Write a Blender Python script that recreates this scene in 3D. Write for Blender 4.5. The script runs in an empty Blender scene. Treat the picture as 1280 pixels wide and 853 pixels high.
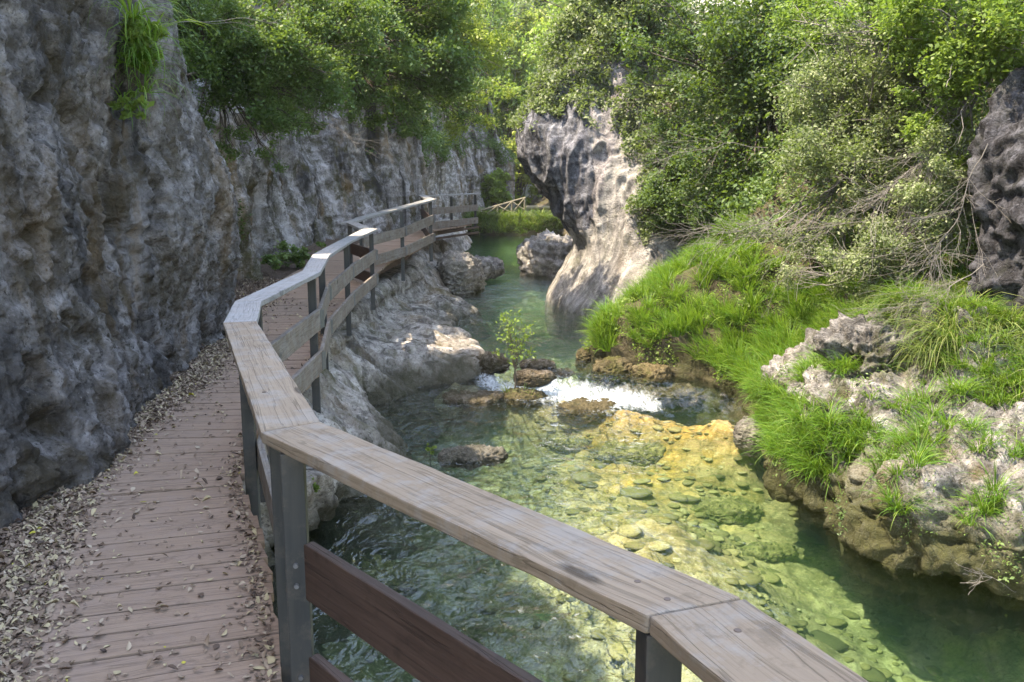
import bpy, bmesh, math
import numpy as np
from mathutils import Vector, Matrix

# ------------------------------------------------------------------ camera, light
F = 1100.0; TH = math.radians(10.4); CAMZ = 3.0
scn = bpy.context.scene
cam = bpy.data.cameras.new('camera'); co = bpy.data.objects.new('camera', cam)
scn.collection.objects.link(co); scn.camera = co
co.location = (0, 0, CAMZ); co.rotation_euler = (math.pi/2 - TH, 0, 0)
cam.sensor_width = 36; cam.lens = 36*F/1280; cam.clip_start = .05; cam.clip_end = 1000
SUN_EL = math.radians(62); SUN_AZ = math.radians(-105)     # azimuth from +Y, clockwise seen from above
w = bpy.data.worlds.new('World'); scn.world = w; w.use_nodes = True
wn = w.node_tree; bg = wn.nodes['Background']
sky = wn.nodes.new('ShaderNodeTexSky'); sky.sky_type = 'NISHITA'; sky.sun_disc = False
sky.sun_elevation = SUN_EL; sky.sun_rotation = SUN_AZ; sky.dust_density = 1.0; sky.air_density = 1.0
wn.links.new(sky.outputs[0], bg.inputs[0]); bg.inputs[1].default_value = .15
sl = bpy.data.lights.new('sun', 'SUN'); so = bpy.data.objects.new('sun', sl); scn.collection.objects.link(so)
sl.energy = 2.0; sl.angle = math.radians(.5); sl.color = (1, .95, .86)
sdir = Vector((math.sin(SUN_AZ)*math.cos(SUN_EL), math.cos(SUN_AZ)*math.cos(SUN_EL), math.sin(SUN_EL)))
so.rotation_euler = sdir.to_track_quat('Z', 'Y').to_euler(); so.location = (-20, -5, 30)
vs = scn.view_settings; vs.view_transform = 'Standard'; vs.look = 'None'; vs.gamma = 1; vs.exposure = 2.95; vs.use_white_balance = True; vs.white_balance_temperature = 8300; vs.white_balance_tint = 12
scn.cycles.max_bounces = 8; scn.cycles.diffuse_bounces = 6; scn.cycles.transparent_max_bounces = 8
scn.cycles.use_denoising = True

rng = np.random.default_rng(7)
A = np.array

# ------------------------------------------------------------------ projection helpers
def ray(px, py):
    u = (px-640)/F; v = (426.5-py)/F
    return A([u, math.cos(TH)+v*math.sin(TH), -math.sin(TH)+v*math.cos(TH)])
def atz(px, py, z):
    d = ray(px, py); t = (z-CAMZ)/d[2]; return A([d[0]*t, d[1]*t, z])
def atd(px, py, D):
    d = ray(px, py); t = D/d[1]; return A([d[0]*t, D, CAMZ+d[2]*t])

# ------------------------------------------------------------------ noise
_p = np.random.default_rng(3).permutation(256); _p = np.concatenate([_p, _p, _p])
_g = np.random.default_rng(4).normal(size=(256, 3)); _g /= np.linalg.norm(_g, axis=1)[:, None]
def perlin(P):
    P = np.asarray(P, float); i = np.floor(P).astype(int); f = P-i; i &= 255
    u = f*f*f*(f*(f*6-15)+10); out = 0
    for dx in (0, 1):
        wx = u[..., 0] if dx else 1-u[..., 0]
        for dy in (0, 1):
            wy = u[..., 1] if dy else 1-u[..., 1]
            for dz in (0, 1):
                wz = u[..., 2] if dz else 1-u[..., 2]
                h = _p[_p[_p[i[..., 0]+dx]+i[..., 1]+dy]+i[..., 2]+dz] & 255
                g = _g[h]
                d = g[..., 0]*(f[..., 0]-dx)+g[..., 1]*(f[..., 1]-dy)+g[..., 2]*(f[..., 2]-dz)
                out = out+wx*wy*wz*d
    return out*1.5
def fbm(P, sc=1, oc=4, gain=.5, off=0):
    P = np.asarray(P, float)*sc+off; a = 1; s = 0
    for k in range(oc): s = s+a*perlin(P); P = P*2.03+11.3; a *= gain
    return s
def ridged(P, sc=1, oc=4, off=0):
    P = np.asarray(P, float)*sc+off; a = 1; s = 0
    for k in range(oc): s = s+a*(1-2*np.abs(perlin(P))); P = P*2.03+7.7; a *= .5
    return s/1.6-.3

# ------------------------------------------------------------------ mesh helpers
col = scn.collection
def tag(o, label=None, cat=None, group=None, kind=None):
    if label: o['label'] = label
    if cat: o['category'] = cat
    if group: o['group'] = group
    if kind: o['kind'] = kind
    return o
def empty(name, loc):
    o = bpy.data.objects.new(name, None); col.objects.link(o); o.location = tuple(loc); o.empty_display_size = .1
    return o
def raw_mesh(name, V, Fc, mat, parent=None, smooth=True, attrs=None):
    """V (n,3); Fc (m,k) same-size faces. World coordinates; made relative to the parent."""
    V = np.asarray(V, float); Fc = np.asarray(Fc, int)
    if parent is not None: V = V-np.array(parent_loc(parent))
    me = bpy.data.meshes.new(name); k = Fc.shape[1]
    me.vertices.add(len(V)); me.vertices.foreach_set('co', V.astype(np.float32).ravel())
    me.loops.add(Fc.size); me.loops.foreach_set('vertex_index', Fc.astype(np.int32).ravel())
    me.polygons.add(len(Fc)); me.polygons.foreach_set('loop_start', (np.arange(len(Fc))*k).astype(np.int32))
    if smooth: me.polygons.foreach_set('use_smooth', np.ones(len(Fc), bool))
    if attrs:
        for an, av in attrs.items():
            a = me.attributes.new(an, 'FLOAT', 'POINT'); a.data.foreach_set('value', np.asarray(av, np.float32).ravel())
    me.update(calc_edges=True); me.materials.append(mat)
    o = bpy.data.objects.new(name, me); col.objects.link(o)
    if parent is not None: o.parent = parent
    return o
def parent_loc(p):
    l = Vector(p.location)
    while p.parent: p = p.parent; l = l+Vector(p.location)
    return tuple(l)
def grid_faces(ny, nx, wrap=False):
    a = np.arange(ny*nx).reshape(ny, nx)
    if wrap: a = np.concatenate([a, a[:, :1]], 1)
    return np.stack([a[:-1, :-1], a[:-1, 1:], a[1:, 1:], a[1:, :-1]], -1).reshape(-1, 4)
def cr(ctrl, t):
    """Catmull-Rom along axis 0 at parameters t in [0, n-1]."""
    ctrl = np.asarray(ctrl, float); n = len(ctrl)
    c = np.concatenate([2*ctrl[:1]-ctrl[1:2], ctrl, 2*ctrl[-1:]-ctrl[-2:-1]])
    i = np.clip(np.floor(t).astype(int), 0, n-2); f = (t-i).reshape((-1,)+(1,)*(ctrl.ndim-1))
    p0, p1, p2, p3 = c[i], c[i+1], c[i+2], c[i+3]
    return .5*(2*p1+(p2-p0)*f+(2*p0-5*p1+4*p2-p3)*f*f+(3*p1-p0-3*p2+p3)*f**3)
def crw(ctrl, t):
    """closed Catmull-Rom, t in [0, n)."""
    ctrl = np.asarray(ctrl, float); n = len(ctrl); i = np.floor(t).astype(int) % n
    f = (t-np.floor(t)).reshape((-1,)+(1,)*(ctrl.ndim-1))
    p0, p1, p2, p3 = ctrl[(i-1) % n], ctrl[i], ctrl[(i+1) % n], ctrl[(i+2) % n]
    return .5*(2*p1+(p2-p0)*f+(2*p0-5*p1+4*p2-p3)*f*f+(3*p1-p0-3*p2+p3)*f**3)
def gnormals(P):
    du = np.gradient(P, axis=1); dv = np.gradient(P, axis=0)
    n = np.cross(du, dv); return n/(np.linalg.norm(n, axis=-1, keepdims=True)+1e-9)

# ------------------------------------------------------------------ materials
class N:
    def __init__(s, name):
        s.m = bpy.data.materials.new(name); s.m.use_nodes = True; s.t = s.m.node_tree
        s.b = s.t.nodes['Principled BSDF']; s.out = s.t.nodes['Material Output']; s._tc = None
    def n(s, typ, ins=None, **kw):
        nd = s.t.nodes.new(typ)
        for k, v in kw.items(): setattr(nd, k, v)
        for k, v in (ins or {}).items(): s.set(nd.inputs[k], v)
        return nd
    def set(s, sock, v):
        if isinstance(v, bpy.types.NodeSocket): s.t.links.new(v, sock)
        elif isinstance(v, bpy.types.Node): s.t.links.new(v.outputs[0], sock)
        else: sock.default_value = v
    def co(s):
        if not s._tc: s._tc = s.n('ShaderNodeTexCoord')
        return s._tc.outputs['Object']
    def pos(s): return s.n('ShaderNodeNewGeometry').outputs['Position']
    def map(s, v, scale=(1, 1, 1), rot=(0, 0, 0), loc=(0, 0, 0)):
        return s.n('ShaderNodeMapping', {'Vector': v, 'Scale': scale, 'Rotation': rot, 'Location': loc}).outputs[0]
    def noise(s, v, sc, det=4, rough=.55, dist=0):
        return s.n('ShaderNodeTexNoise', {'Vector': v, 'Scale': sc, 'Detail': det, 'Roughness': rough, 'Distortion': dist}).outputs[0]
    def ramp(s, v, stops):
        r = s.n('ShaderNodeValToRGB', {'Fac': v}); e = r.color_ramp.elements
        while len(e) < len(stops): e.new(.5)
        for q, (p, c) in zip(e, stops):
            q.position = p; q.color = (c, c, c, 1) if isinstance(c, (int, float)) else tuple(c)+(1,)
        return r.outputs[0]
    def mix(s, f, a, b, mode='MIX'):
        x = s.n('ShaderNodeMix', data_type='RGBA', blend_type=mode)
        def c(v): return tuple(v)+(1,) if isinstance(v, (tuple, list)) and len(v) == 3 else v
        s.set(x.inputs[0], f); s.set(x.inputs[6], c(a)); s.set(x.inputs[7], c(b)); return x.outputs[2]
    def math(s, op, a, b=0, clamp=False):
        x = s.n('ShaderNodeMath', operation=op, use_clamp=clamp); s.set(x.inputs[0], a); s.set(x.inputs[1], b); return x.outputs[0]
    def xyz(s, v): return s.n('ShaderNodeSeparateXYZ', {0: v}).outputs
    def bump(s, h, strength=.5, dist=.02, nrm=None):
        b = s.n('ShaderNodeBump', {'Height': h, 'Strength': strength, 'Distance': dist})
        if nrm: s.set(b.inputs['Normal'], nrm)
        return b.outputs[0]
    def fin(s, colr, rough=.8, nrm=None, spec=.3):
        s.set(s.b.inputs['Base Color'], tuple(colr)+(1,) if isinstance(colr, tuple) else colr)
        s.set(s.b.inputs['Roughness'], rough); s.b.inputs['Specular IOR Level'].default_value = spec
        if nrm: s.set(s.b.inputs['Normal'], nrm)
        return s.m

def rock_mat(name, dark, mid, light, moss=(.05, .07, .015), moss_amt=.5, streak=.5, wet=.35, scale=1, bumpd=.03, ochre=.0, streakrot=(0, 0, 0), ss=1.0, sv=1.0, mosslow=0.0):
    k = N(name); p = k.pos()
    a = k.noise(p, .9*scale, 8, .6, .4); b = k.noise(p, 5*scale, 8, .65); c = k.noise(p, 28*scale, 6, .7)
    base = k.mix(k.ramp(a, [(.36, 0), (.64, 1)]), dark, mid)
    base = k.mix(k.ramp(b, [(.45, 0), (.66, 1)]), base, light)
    base = k.mix(k.ramp(c, [(.33, 1), (.47, 0)]), base, tuple(x*.35 for x in dark))
    base = k.mix(k.math('MULTIPLY', k.ramp(c, [(.6, 0), (.72, 1)]), .6), base, tuple(min(.75, x*1.5) for x in light))
    st = k.noise(k.map(p, (2.6*ss, 2.6*ss, .32*ss*sv), streakrot), 1, 6, .6, .6)
    base = k.mix(k.math('MULTIPLY', k.ramp(st, [(.5, 0), (.62, 1)]), streak), base, tuple(x*.28 for x in dark))
    st2 = k.noise(k.map(p, (3.4*ss, 3.4*ss, .4*ss*sv), streakrot, (7, 3, 1)), 1, 6, .6, .6)
    base = k.mix(k.math('MULTIPLY', k.ramp(st2, [(.54, 0), (.66, 1)]), streak*.7), base, light)
    if ochre:
        oc = k.noise(k.map(p, (1.4, 1.4, .5), loc=(3, 9, 2)), 1, 5, .6, .5)
        base = k.mix(k.math('MULTIPLY', k.ramp(oc, [(.53, 0), (.66, 1)]), ochre), base, (.24, .15, .05))
    nz = k.xyz(k.n('ShaderNodeNewGeometry').outputs['Normal'])[2]
    mm = k.noise(p, 2.2, 7, .7, .3)
    ma = k.math('MULTIPLY', k.ramp(mm, [(.46, 0), (.6, 1)]), k.math('MULTIPLY_ADD', nz, .6, True), True)
    ma = k.math('MULTIPLY', k.ramp(mm, [(.5, 0), (.62, 1)]), moss_amt)
    mosscol = k.mix(k.noise(p, 14, 5), tuple(x*.6 for x in moss), tuple(x*1.8 for x in moss))
    base = k.mix(ma, base, mosscol)
    if mosslow:
        zl = k.math('ADD', k.xyz(p)[2], k.math('MULTIPLY', k.math('SUBTRACT', mm, .5), 1.6))
        base = k.mix(k.n('ShaderNodeMapRange', {0: zl, 1: .35, 2: .75, 3: mosslow, 4: 0.0}).outputs[0], base, mosscol)
    z = k.math('ADD', k.xyz(p)[2], k.math('MULTIPLY', k.math('SUBTRACT', a, .5), .9))
    wetm = k.n('ShaderNodeMapRange', {0: z, 1: .15, 2: .42, 3: wet, 4: 0.0}).outputs[0]
    base = k.mix(wetm, base, (.045, .042, .022))
    h = k.math('ADD', k.math('MULTIPLY', b, .8), k.math('MULTIPLY', c, .35))
    vo = k.n('ShaderNodeTexVoronoi', {'Vector': k.mix(.12, p, k.n('ShaderNodeTexNoise', {'Vector': p, 'Scale': 4.}).outputs[1]), 'Scale': 9*scale}, feature='DISTANCE_TO_EDGE').outputs[0]
    h = k.math('ADD', h, k.math('MULTIPLY', k.ramp(vo, [(0, 0), (.12, 1)]), .12))
    c4 = k.noise(p, 60*scale, 7, .8); h = k.math('ADD', h, k.math('MULTIPLY', c4, .3))
    base = k.mix(k.math('MULTIPLY', k.ramp(c4, [(.36, 1), (.44, 0)]), .7), base, tuple(x*.25 for x in dark))
    base = k.mix(k.math('MULTIPLY', k.ramp(c4, [(.6, 0), (.68, 1)]), .4), base, tuple(min(.7, x*1.35) for x in light))
    return k.fin(base, .85, k.bump(h, 1.0, bumpd*2.2), .25)

M = {}
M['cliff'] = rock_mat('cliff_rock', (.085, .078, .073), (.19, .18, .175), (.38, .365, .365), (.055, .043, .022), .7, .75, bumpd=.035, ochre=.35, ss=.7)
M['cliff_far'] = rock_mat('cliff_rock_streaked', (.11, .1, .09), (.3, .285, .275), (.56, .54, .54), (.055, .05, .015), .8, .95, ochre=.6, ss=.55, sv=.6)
M['bank'] = rock_mat('bank_rock', (.18, .16, .14), (.35, .32, .29), (.54, .51, .47), (.06, .06, .012), .45, .75, wet=.85, streakrot=(0, math.radians(-48), 0), ochre=.3, ss=2.2, sv=.5)
M['pale'] = rock_mat('pale_rock', (.13, .125, .125), (.28, .27, .26), (.42, .405, .385), (.05, .06, .015), .3, .6, wet=.4, streakrot=(0, math.radians(28), 0), ochre=.12)
M['mound'] = rock_mat('mound_rock', (.07, .065, .06), (.24, .23, .22), (.46, .45, .44), (.05, .055, .015), .65, .6, wet=.35, scale=1.5, ochre=.25, mosslow=.9)
M['darkrock'] = rock_mat('dark_rock', (.012, .012, .014), (.035, .035, .042), (.13, .135, .16), (.02, .025, .01), .3, .5)
M['karst'] = rock_mat('karst_rock', (.03, .028, .027), (.1, .095, .09), (.3, .29, .28), (.045, .05, .012), .5, .7, scale=1.6, ss=1.6)
M['blueface'] = rock_mat('blue_grey_rock', (.035, .037, .048), (.09, .095, .115), (.26, .27, .31), (.03, .03, .015), .3, .7, ss=.7)  # dark blue-grey rock tone for the river face of the overhang
M['nose'] = rock_mat('nose_rock', (.09, .085, .095), (.2, .19, .2), (.4, .38, .38), (.045, .05, .012), .3, .8, ochre=.35)
M['stone'] = rock_mat('boulder_rock', (.15, .14, .12), (.3, .28, .26), (.5, .48, .44), (.04, .045, .01), .3, .2, wet=.55, scale=2)
M['brownstone'] = rock_mat('brown_rock', (.07, .055, .035), (.17, .125, .08), (.36, .31, .26), (.06, .06, .01), .4, .1, wet=.5, scale=2)
M['mossrock'] = rock_mat('mossy_rock', (.06, .05, .025), (.13, .1, .05), (.26, .21, .12), (.06, .07, .01), .7, .1, wet=.5, scale=2)

def wood_mat(name, light, midc, dark, knots=True, rough=.75, lich=.0, lichc=(.3, .32, .33)):
    k = N(name); c = k.co(); r = k.n('ShaderNodeObjectInfo').outputs['Random']
    off = k.n('ShaderNodeCombineXYZ', {0: k.math('MULTIPLY', r, 37), 1: k.math('MULTIPLY', r, 13), 2: k.math('MULTIPLY', r, 71)})
    v = k.n('ShaderNodeVectorMath', {0: c, 1: off.outputs[0]}, operation='ADD').outputs[0]
    kd = k.n('ShaderNodeTexVoronoi', {'Vector': k.map(v, (1.6, 5.5, 3)), 'Scale': 1.0, 'Randomness': 1.}).outputs[0]
    warp = k.ramp(kd, [(0, 1), (.3, 0)])
    vv = k.n('ShaderNodeVectorMath', {0: v, 1: k.n('ShaderNodeCombineXYZ', {1: k.math('MULTIPLY', warp, .02)}).outputs[0]}, operation='ADD').outputs[0]
    g1 = k.noise(k.map(vv, (1.2, 34, 34)), 1, 6, .62, .6)
    g2 = k.noise(k.map(vv, (4, 150, 150)), 1, 4, .6, .2)
    big = k.noise(v, 2.6, 5, .6)
    base = k.mix(k.ramp(g1, [(.3, 0), (.7, 1)]), midc, light)
    base = k.mix(k.ramp(big, [(.35, .75), (.62, 0)]), base, midc)
    base = k.mix(k.math('MULTIPLY', k.ramp(g2, [(.36, 1), (.5, 0)]), .4), base, dark)
    crack = k.noise(k.map(vv, (.9, 26, 26), loc=(2, 5, 1)), 1, 3, .5, .4)
    cm = k.ramp(crack, [(.484, 0), (.494, 1), (.506, 1), (.516, 0)])
    base = k.mix(k.math('MULTIPLY', cm, .35), base, tuple(x*.35 for x in dark))
    if knots:
        kn = k.ramp(kd, [(.0, 1), (.07, 1), (.12, 0)]); base = k.mix(k.math('MULTIPLY', kn, .85), base, tuple(x*.45 for x in dark))
    if lich:
        lm = k.ramp(k.noise(v, 7, 7, .7), [(.47, 0), (.6, 1)]); base = k.mix(k.math('MULTIPLY', lm, lich), base, lichc)
    blot = k.ramp(k.noise(v, 11, 6, .7), [(.34, 1), (.44, 0)]); base = k.mix(k.math('MULTIPLY', blot, .45), base, dark)
    h = k.math('ADD', k.math('MULTIPLY', g1, .5), k.math('MULTIPLY', g2, .4)); h = k.math('SUBTRACT', h, k.math('MULTIPLY', cm, .5))
    return k.fin(base, rough, k.bump(h, .8, .004), .25)
M['handrail'] = wood_mat('weathered_wood', (.31, .245, .18), (.245, .19, .138), (.125, .095, .066), lich=.3)
M['handrail_grey'] = wood_mat('grey_weathered_wood', (.34, .335, .33), (.26, .255, .25), (.14, .135, .13), lich=.5)
M['deck'] = wood_mat('deck_wood', (.34, .25, .19), (.27, .195, .145), (.15, .105, .078), knots=False, lich=.25, lichc=(.27, .21, .19))
M['board'] = wood_mat('brown_and_shaded_wood', (.1, .066, .052), (.06, .037, .029), (.025, .016, .013), rough=.55)  # dark brown boards; also puts shade into the colour of inward-facing boards
M['board_grey'] = wood_mat('grey_brown_wood', (.26, .225, .19), (.17, .14, .115), (.06, .05, .04), lich=.3)
k = N('post_metal'); M['post'] = k.fin(k.mix(k.math('MULTIPLY', k.ramp(k.noise(k.co(), 9, 8, .75), [(.5, 0), (.66, 1)]), .6), k.mix(k.ramp(k.noise(k.map(k.co(), (20, 20, 2)), 1, 5), [(.3, 0), (.7, 1)]), (.022, .027, .03), (.05, .05, .047)), (.1, .085, .07)), .55, None, .4)
k = N('galvanised_steel'); M['steel'] = k.fin(k.mix(k.noise(k.co(), 40, 4), (.1, .11, .12), (.22, .235, .25)), .45, None, .5); k.b.inputs['Metallic'].default_value = .5
k = N('bolt_dark'); M['bolt'] = k.fin((.13, .1, .085), .7)

def leaf_mat(name, c1, c2, c3, trans=.35, rough=.5):
    k = N(name); t = k.n('ShaderNodeAttribute', attribute_name='tint').outputs['Fac']
    c = k.ramp(t, [(0, c1), (.5, c2), (1, c3)])
    k.set(k.b.inputs['Base Color'], c); k.b.inputs['Roughness'].default_value = rough; k.b.inputs['Specular IOR Level'].default_value = .35
    tr = k.n('ShaderNodeBsdfTranslucent', {'Color': k.mix(.5, c, (.25, .4, .03))})
    mx = k.n('ShaderNodeMixShader', {0: trans, 1: k.b.outputs[0], 2: tr.outputs[0]})
    k.set(k.out.inputs[0], mx.outputs[0]); return k.m
M['leaf_dark'] = leaf_mat('leaf_dark_green', (.022, .045, .016), (.045, .085, .028), (.09, .15, .045))
M['leaf_mid'] = leaf_mat('leaf_mid_green', (.04, .075, .03), (.08, .14, .045), (.17, .25, .085))
M['leaf_bright'] = leaf_mat('leaf_bright_green', (.07, .12, .03), (.14, .22, .045), (.27, .36, .09), .45)
M['leaf_yellow'] = leaf_mat('leaf_yellow_green', (.14, .19, .03), (.26, .31, .06), (.42, .43, .12), .5)  # yellow-green leaves, colour brightened to carry the gap's hazy sunlight
M['leaf_grey'] = leaf_mat('leaf_grey_green', (.06, .085, .045), (.13, .165, .08), (.27, .31, .17), .35)
M['grass'] = leaf_mat('grass_blades', (.04, .1, .012), (.08, .2, .022), (.22, .32, .07), .4)
M['sedge'] = leaf_mat('sedge_blades', (.035, .07, .015), (.07, .13, .03), (.22, .24, .09), .35)
M['litter'] = None
k = N('dry_leaf'); t = k.n('ShaderNodeAttribute', attribute_name='tint').outputs['Fac']
M['litter'] = k.fin(k.ramp(t, [(0, (.05, .033, .026)), (.4, (.13, .088, .065)), (.75, (.27, .2, .145)), (.95, (.4, .33, .25)), (1, (.42, .38, .06))]), .6, None, .3)
k = N('twig_bark'); M['twig'] = k.fin(k.mix(k.noise(k.pos(), 30, 4), (.08, .072, .064), (.26, .245, .23)), .8)
k = N('bark'); M['bark'] = k.fin(k.mix(k.noise(k.map(k.pos(), (20, 20, 4)), 1, 6), (.04, .032, .025), (.13, .11, .09)), .9)
k = N('pole_wood'); M['pole'] = k.fin(k.mix(k.noise(k.pos(), 12, 4), (.1, .09, .06), (.2, .18, .13)), .8)

k = N('soil'); p = k.pos(); a = k.noise(p, 4, 8, .7); b = k.noise(p, 40, 6, .7)
M['soil'] = k.fin(k.mix(k.ramp(b, [(.4, 0), (.65, 1)]), k.mix(a, (.04, .027, .02), (.09, .06, .045)), (.16, .12, .09)), .95, k.bump(b, 1, .03))
k = N('bank_soil'); p = k.pos(); a = k.noise(p, 1.3, 8, .7); b = k.noise(p, 22, 6, .7)
M['banksoil'] = k.fin(k.mix(k.ramp(a, [(.4, 0), (.6, 1)]), k.mix(b, (.02, .025, .01), (.06, .06, .025)), k.mix(b, (.035, .03, .018), (.13, .105, .07))), .95, k.bump(b, 1, .05))
k = N('far_hillside'); p = k.pos(); a = k.noise(p, .12, 8, .65); b = k.noise(p, .9, 8, .7)
M['hill'] = k.fin(k.mix(k.ramp(a, [(.44, 0), (.56, 1)]), k.mix(b, (.05, .07, .03), (.12, .15, .06)), k.mix(b, (.3, .29, .26), (.55, .52, .48))), .95, k.bump(b, 1, .5))

# riverbed: algae-stained gravel and slabs
k = N('riverbed_stones'); p = k.pos()
wp = k.mix(.06, p, k.n('ShaderNodeTexNoise', {'Vector': p, 'Scale': 2.5, 'Detail': 4.}).outputs[1])
v1 = k.n('ShaderNodeTexVoronoi', {'Vector': wp, 'Scale': 4.5}); v2 = k.n('ShaderNodeTexVoronoi', {'Vector': wp, 'Scale': 14.})
n1 = k.noise(p, 1.1, 7, .6, .3); n2 = k.noise(p, 9, 7, .7)
sh = k.n('ShaderNodeAttribute', attribute_name='ochre').outputs['Fac']
algae_dark = k.n('ShaderNodeAttribute', attribute_name='algae').outputs['Fac']  # algae tone, darkened on the left so sky reflections dominate there
deepc = k.mix(k.ramp(n1, [(.4, 0), (.6, 1)]), (.16, .145, .08), (.42, .38, .24))
shal = k.mix(k.ramp(n1, [(.4, 0), (.62, 1)]), (.24, .15, .03), (.52, .29, .05))
base = k.mix(sh, deepc, shal)
base = k.mix(k.math('MULTIPLY', algae_dark, .85), base, k.mix(n1, (.035, .04, .014), (.1, .11, .04)))
base = k.mix(k.math('MULTIPLY', k.xyz(v1.outputs[1])[0], .4), base, (.4, .36, .25))
base = k.mix(k.math('MULTIPLY', k.ramp(v1.outputs[0], [(.3, 0), (.7, 1)]), .35), base, (.06, .06, .03))
base = k.mix(k.math('MULTIPLY', k.ramp(n2, [(.35, 1), (.48, 0)]), .6), base, (.07, .065, .03))
base = k.mix(k.math('MULTIPLY', k.ramp(n2, [(.58, 0), (.7, 1)]), .4), base, (.6, .58, .42))
n3 = k.noise(p, 26, 8, .75); base = k.mix(k.math('MULTIPLY', k.ramp(n3, [(.36, 1), (.47, 0)]), .7), base, (.05, .045, .02))
base = k.mix(k.math('MULTIPLY', k.ramp(n3, [(.56, 0), (.66, 1)]), .5), base, (.62, .6, .42))
ck = k.n('ShaderNodeTexVoronoi', {'Vector': wp, 'Scale': 2.6}, feature='DISTANCE_TO_EDGE').outputs[0]
base = k.mix(k.math('MULTIPLY', k.ramp(ck, [(0, 1), (.07, 0)]), .45), base, (.05, .045, .02))
h = k.math('ADD', k.math('MULTIPLY', v1.outputs[0], -.6), n2)
M['bed'] = k.fin(base, .9, k.bump(h, 1, .05))

k = N('submerged_stone'); p = k.pos(); n2 = k.noise(p, 9, 8, .7); n3 = k.noise(p, 30, 5, .7)
M['bedstone'] = k.fin(k.mix(k.ramp(n3, [(.35, 1), (.5, 0)]), k.mix(k.ramp(n2, [(.4, 0), (.62, 1)]), (.08, .075, .03), (.26, .23, .11)), (.04, .04, .02)), .9, k.bump(n2, 1, .04))
k = N('pebble'); p = k.pos(); t = k.n('ShaderNodeAttribute', attribute_name='tint').outputs['Fac']
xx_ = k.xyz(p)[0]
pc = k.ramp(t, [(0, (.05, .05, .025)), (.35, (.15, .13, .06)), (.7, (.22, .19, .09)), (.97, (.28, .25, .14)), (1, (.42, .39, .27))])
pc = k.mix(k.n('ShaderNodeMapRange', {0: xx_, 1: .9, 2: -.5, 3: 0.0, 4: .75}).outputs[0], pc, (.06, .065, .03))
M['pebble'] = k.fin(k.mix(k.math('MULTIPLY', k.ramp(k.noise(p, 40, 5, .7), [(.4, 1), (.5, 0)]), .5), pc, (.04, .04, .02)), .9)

# water: fresnel reflection over a clear absorbing body, foam where it breaks
k = N('river_water'); p = k.pos()
k.t.nodes.remove(k.b)
foam = k.n('ShaderNodeAttribute', attribute_name='foam').outputs['Fac']
rough = k.n('ShaderNodeAttribute', attribute_name='chop').outputs['Fac']
wv = k.mix(.25, p, k.n('ShaderNodeTexNoise', {'Vector': p, 'Scale': 1.2, 'Detail': 2.}).outputs[1])
w1 = k.noise(k.map(wv, (1.0, .75, 1)), 2.6, 2, .5, .8)
w2 = k.noise(k.map(wv, (1.15, .8, 1), (0, 0, .5)), 8.5, 3, .55, .6)
w3 = k.noise(p, 30, 2, .5)
hh = k.math('ADD', k.math('MULTIPLY', w1, .8), k.math('MULTIPLY', w2, .5)); hh = k.math('ADD', hh, k.math('MULTIPLY', w3, .02))
bp = k.n('ShaderNodeBump', {'Height': hh, 'Distance': .24, 'Strength': rough}).outputs[0]
fr = k.n('ShaderNodeFresnel', {'IOR': 1.42, 'Normal': bp})
gl = k.n('ShaderNodeBsdfGlossy', {'Roughness': .02, 'Normal': bp, 'Color': (1, 1, 1, 1)})
trn = k.n('ShaderNodeBsdfTransparent', {'Color': (.97, 1, .98, 1)})
mx = k.n('ShaderNodeMixShader', {0: fr, 1: trn.outputs[0], 2: gl.outputs[0]})
fn = k.noise(k.map(p, (1.5, .55, 1), (0, 0, .35)), 11, 8, .72, .8)
fm = k.math('MULTIPLY', k.math('SUBTRACT', k.math('ADD', foam, k.math('MULTIPLY', fn, 1.5)), 1.2), 1.9, True)
fm = k.math('MULTIPLY', fm, .93)
fd = k.n('ShaderNodeBsdfDiffuse', {'Color': (.5, .57, .62, 1), 'Normal': k.bump(fn, 1, .06)})
mx2 = k.n('ShaderNodeMixShader', {0: fm, 1: mx.outputs[0], 2: fd.outputs[0]})
k.set(k.out.inputs[0], mx2.outputs[0])
va = k.n('ShaderNodeVolumeAbsorption', {'Color': (.4, .7, .52, 1), 'Density': .5})
vsc = k.n('ShaderNodeVolumeScatter', {'Color': (.3, .75, .6, 1), 'Density': .05, 'Anisotropy': .2})
k.set(k.out.inputs[1], k.n('ShaderNodeAddShader', {0: va.outputs[0], 1: vsc.outputs[0]}).outputs[0]); M['water'] = k.m

# ------------------------------------------------------------------ river layout
LWy = [-4, 0, 4, 6, 7.6, 8.8, 9.8, 10.6, 11.4, 12.2, 12.9, 13.4, 14.0, 14.9, 16, 17.5, 18.4, 19.2, 20.5, 22.7, 25, 28, 31, 36, 46, 60, 90]
LWx = [-2.6, -2.5, -2.4, -2.1, -1.8, -1.45, -1.42, -1.75, -2.0, -1.6, -.85, -.55, -.62, -.75, -1.15, -1.2, -.9, -.95, -1.5, -1.7, -1.9, -1.9, -2.0, -2.4, -2.6, -6, -14]
RWy = [-4, 0, 3, 5.5, 7, 8.5, 9.8, 11.2, 12, 12.6, 13.1, 13.6, 14.5, 16, 17.3, 19, 21, 25, 29, 36, 46, 60, 90]
RWx = [6, 6, 5.4, 4.8, 4.2, 3.5, 3.2, 3.1, 2.7, 2.1, 1.5, 1.15, 1.55, 2.2, 2.6, 2.2, 2.4, 2.4, 2.3, 2.4, 2.4, -1, -8]
lw = lambda y: np.interp(y, LWy, LWx); rw = lambda y: np.interp(y, RWy, RWx)
UP = .22
def wstep(x, y):
    t = np.clip((y-(13.3-.62*(x+.5)))/.75+.5, 0, 1); return t*t*(3-2*t)
def sstep(a, b, x):
    t = np.clip((x-a)/(b-a), 0, 1); return t*t*(3-2*t)
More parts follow.
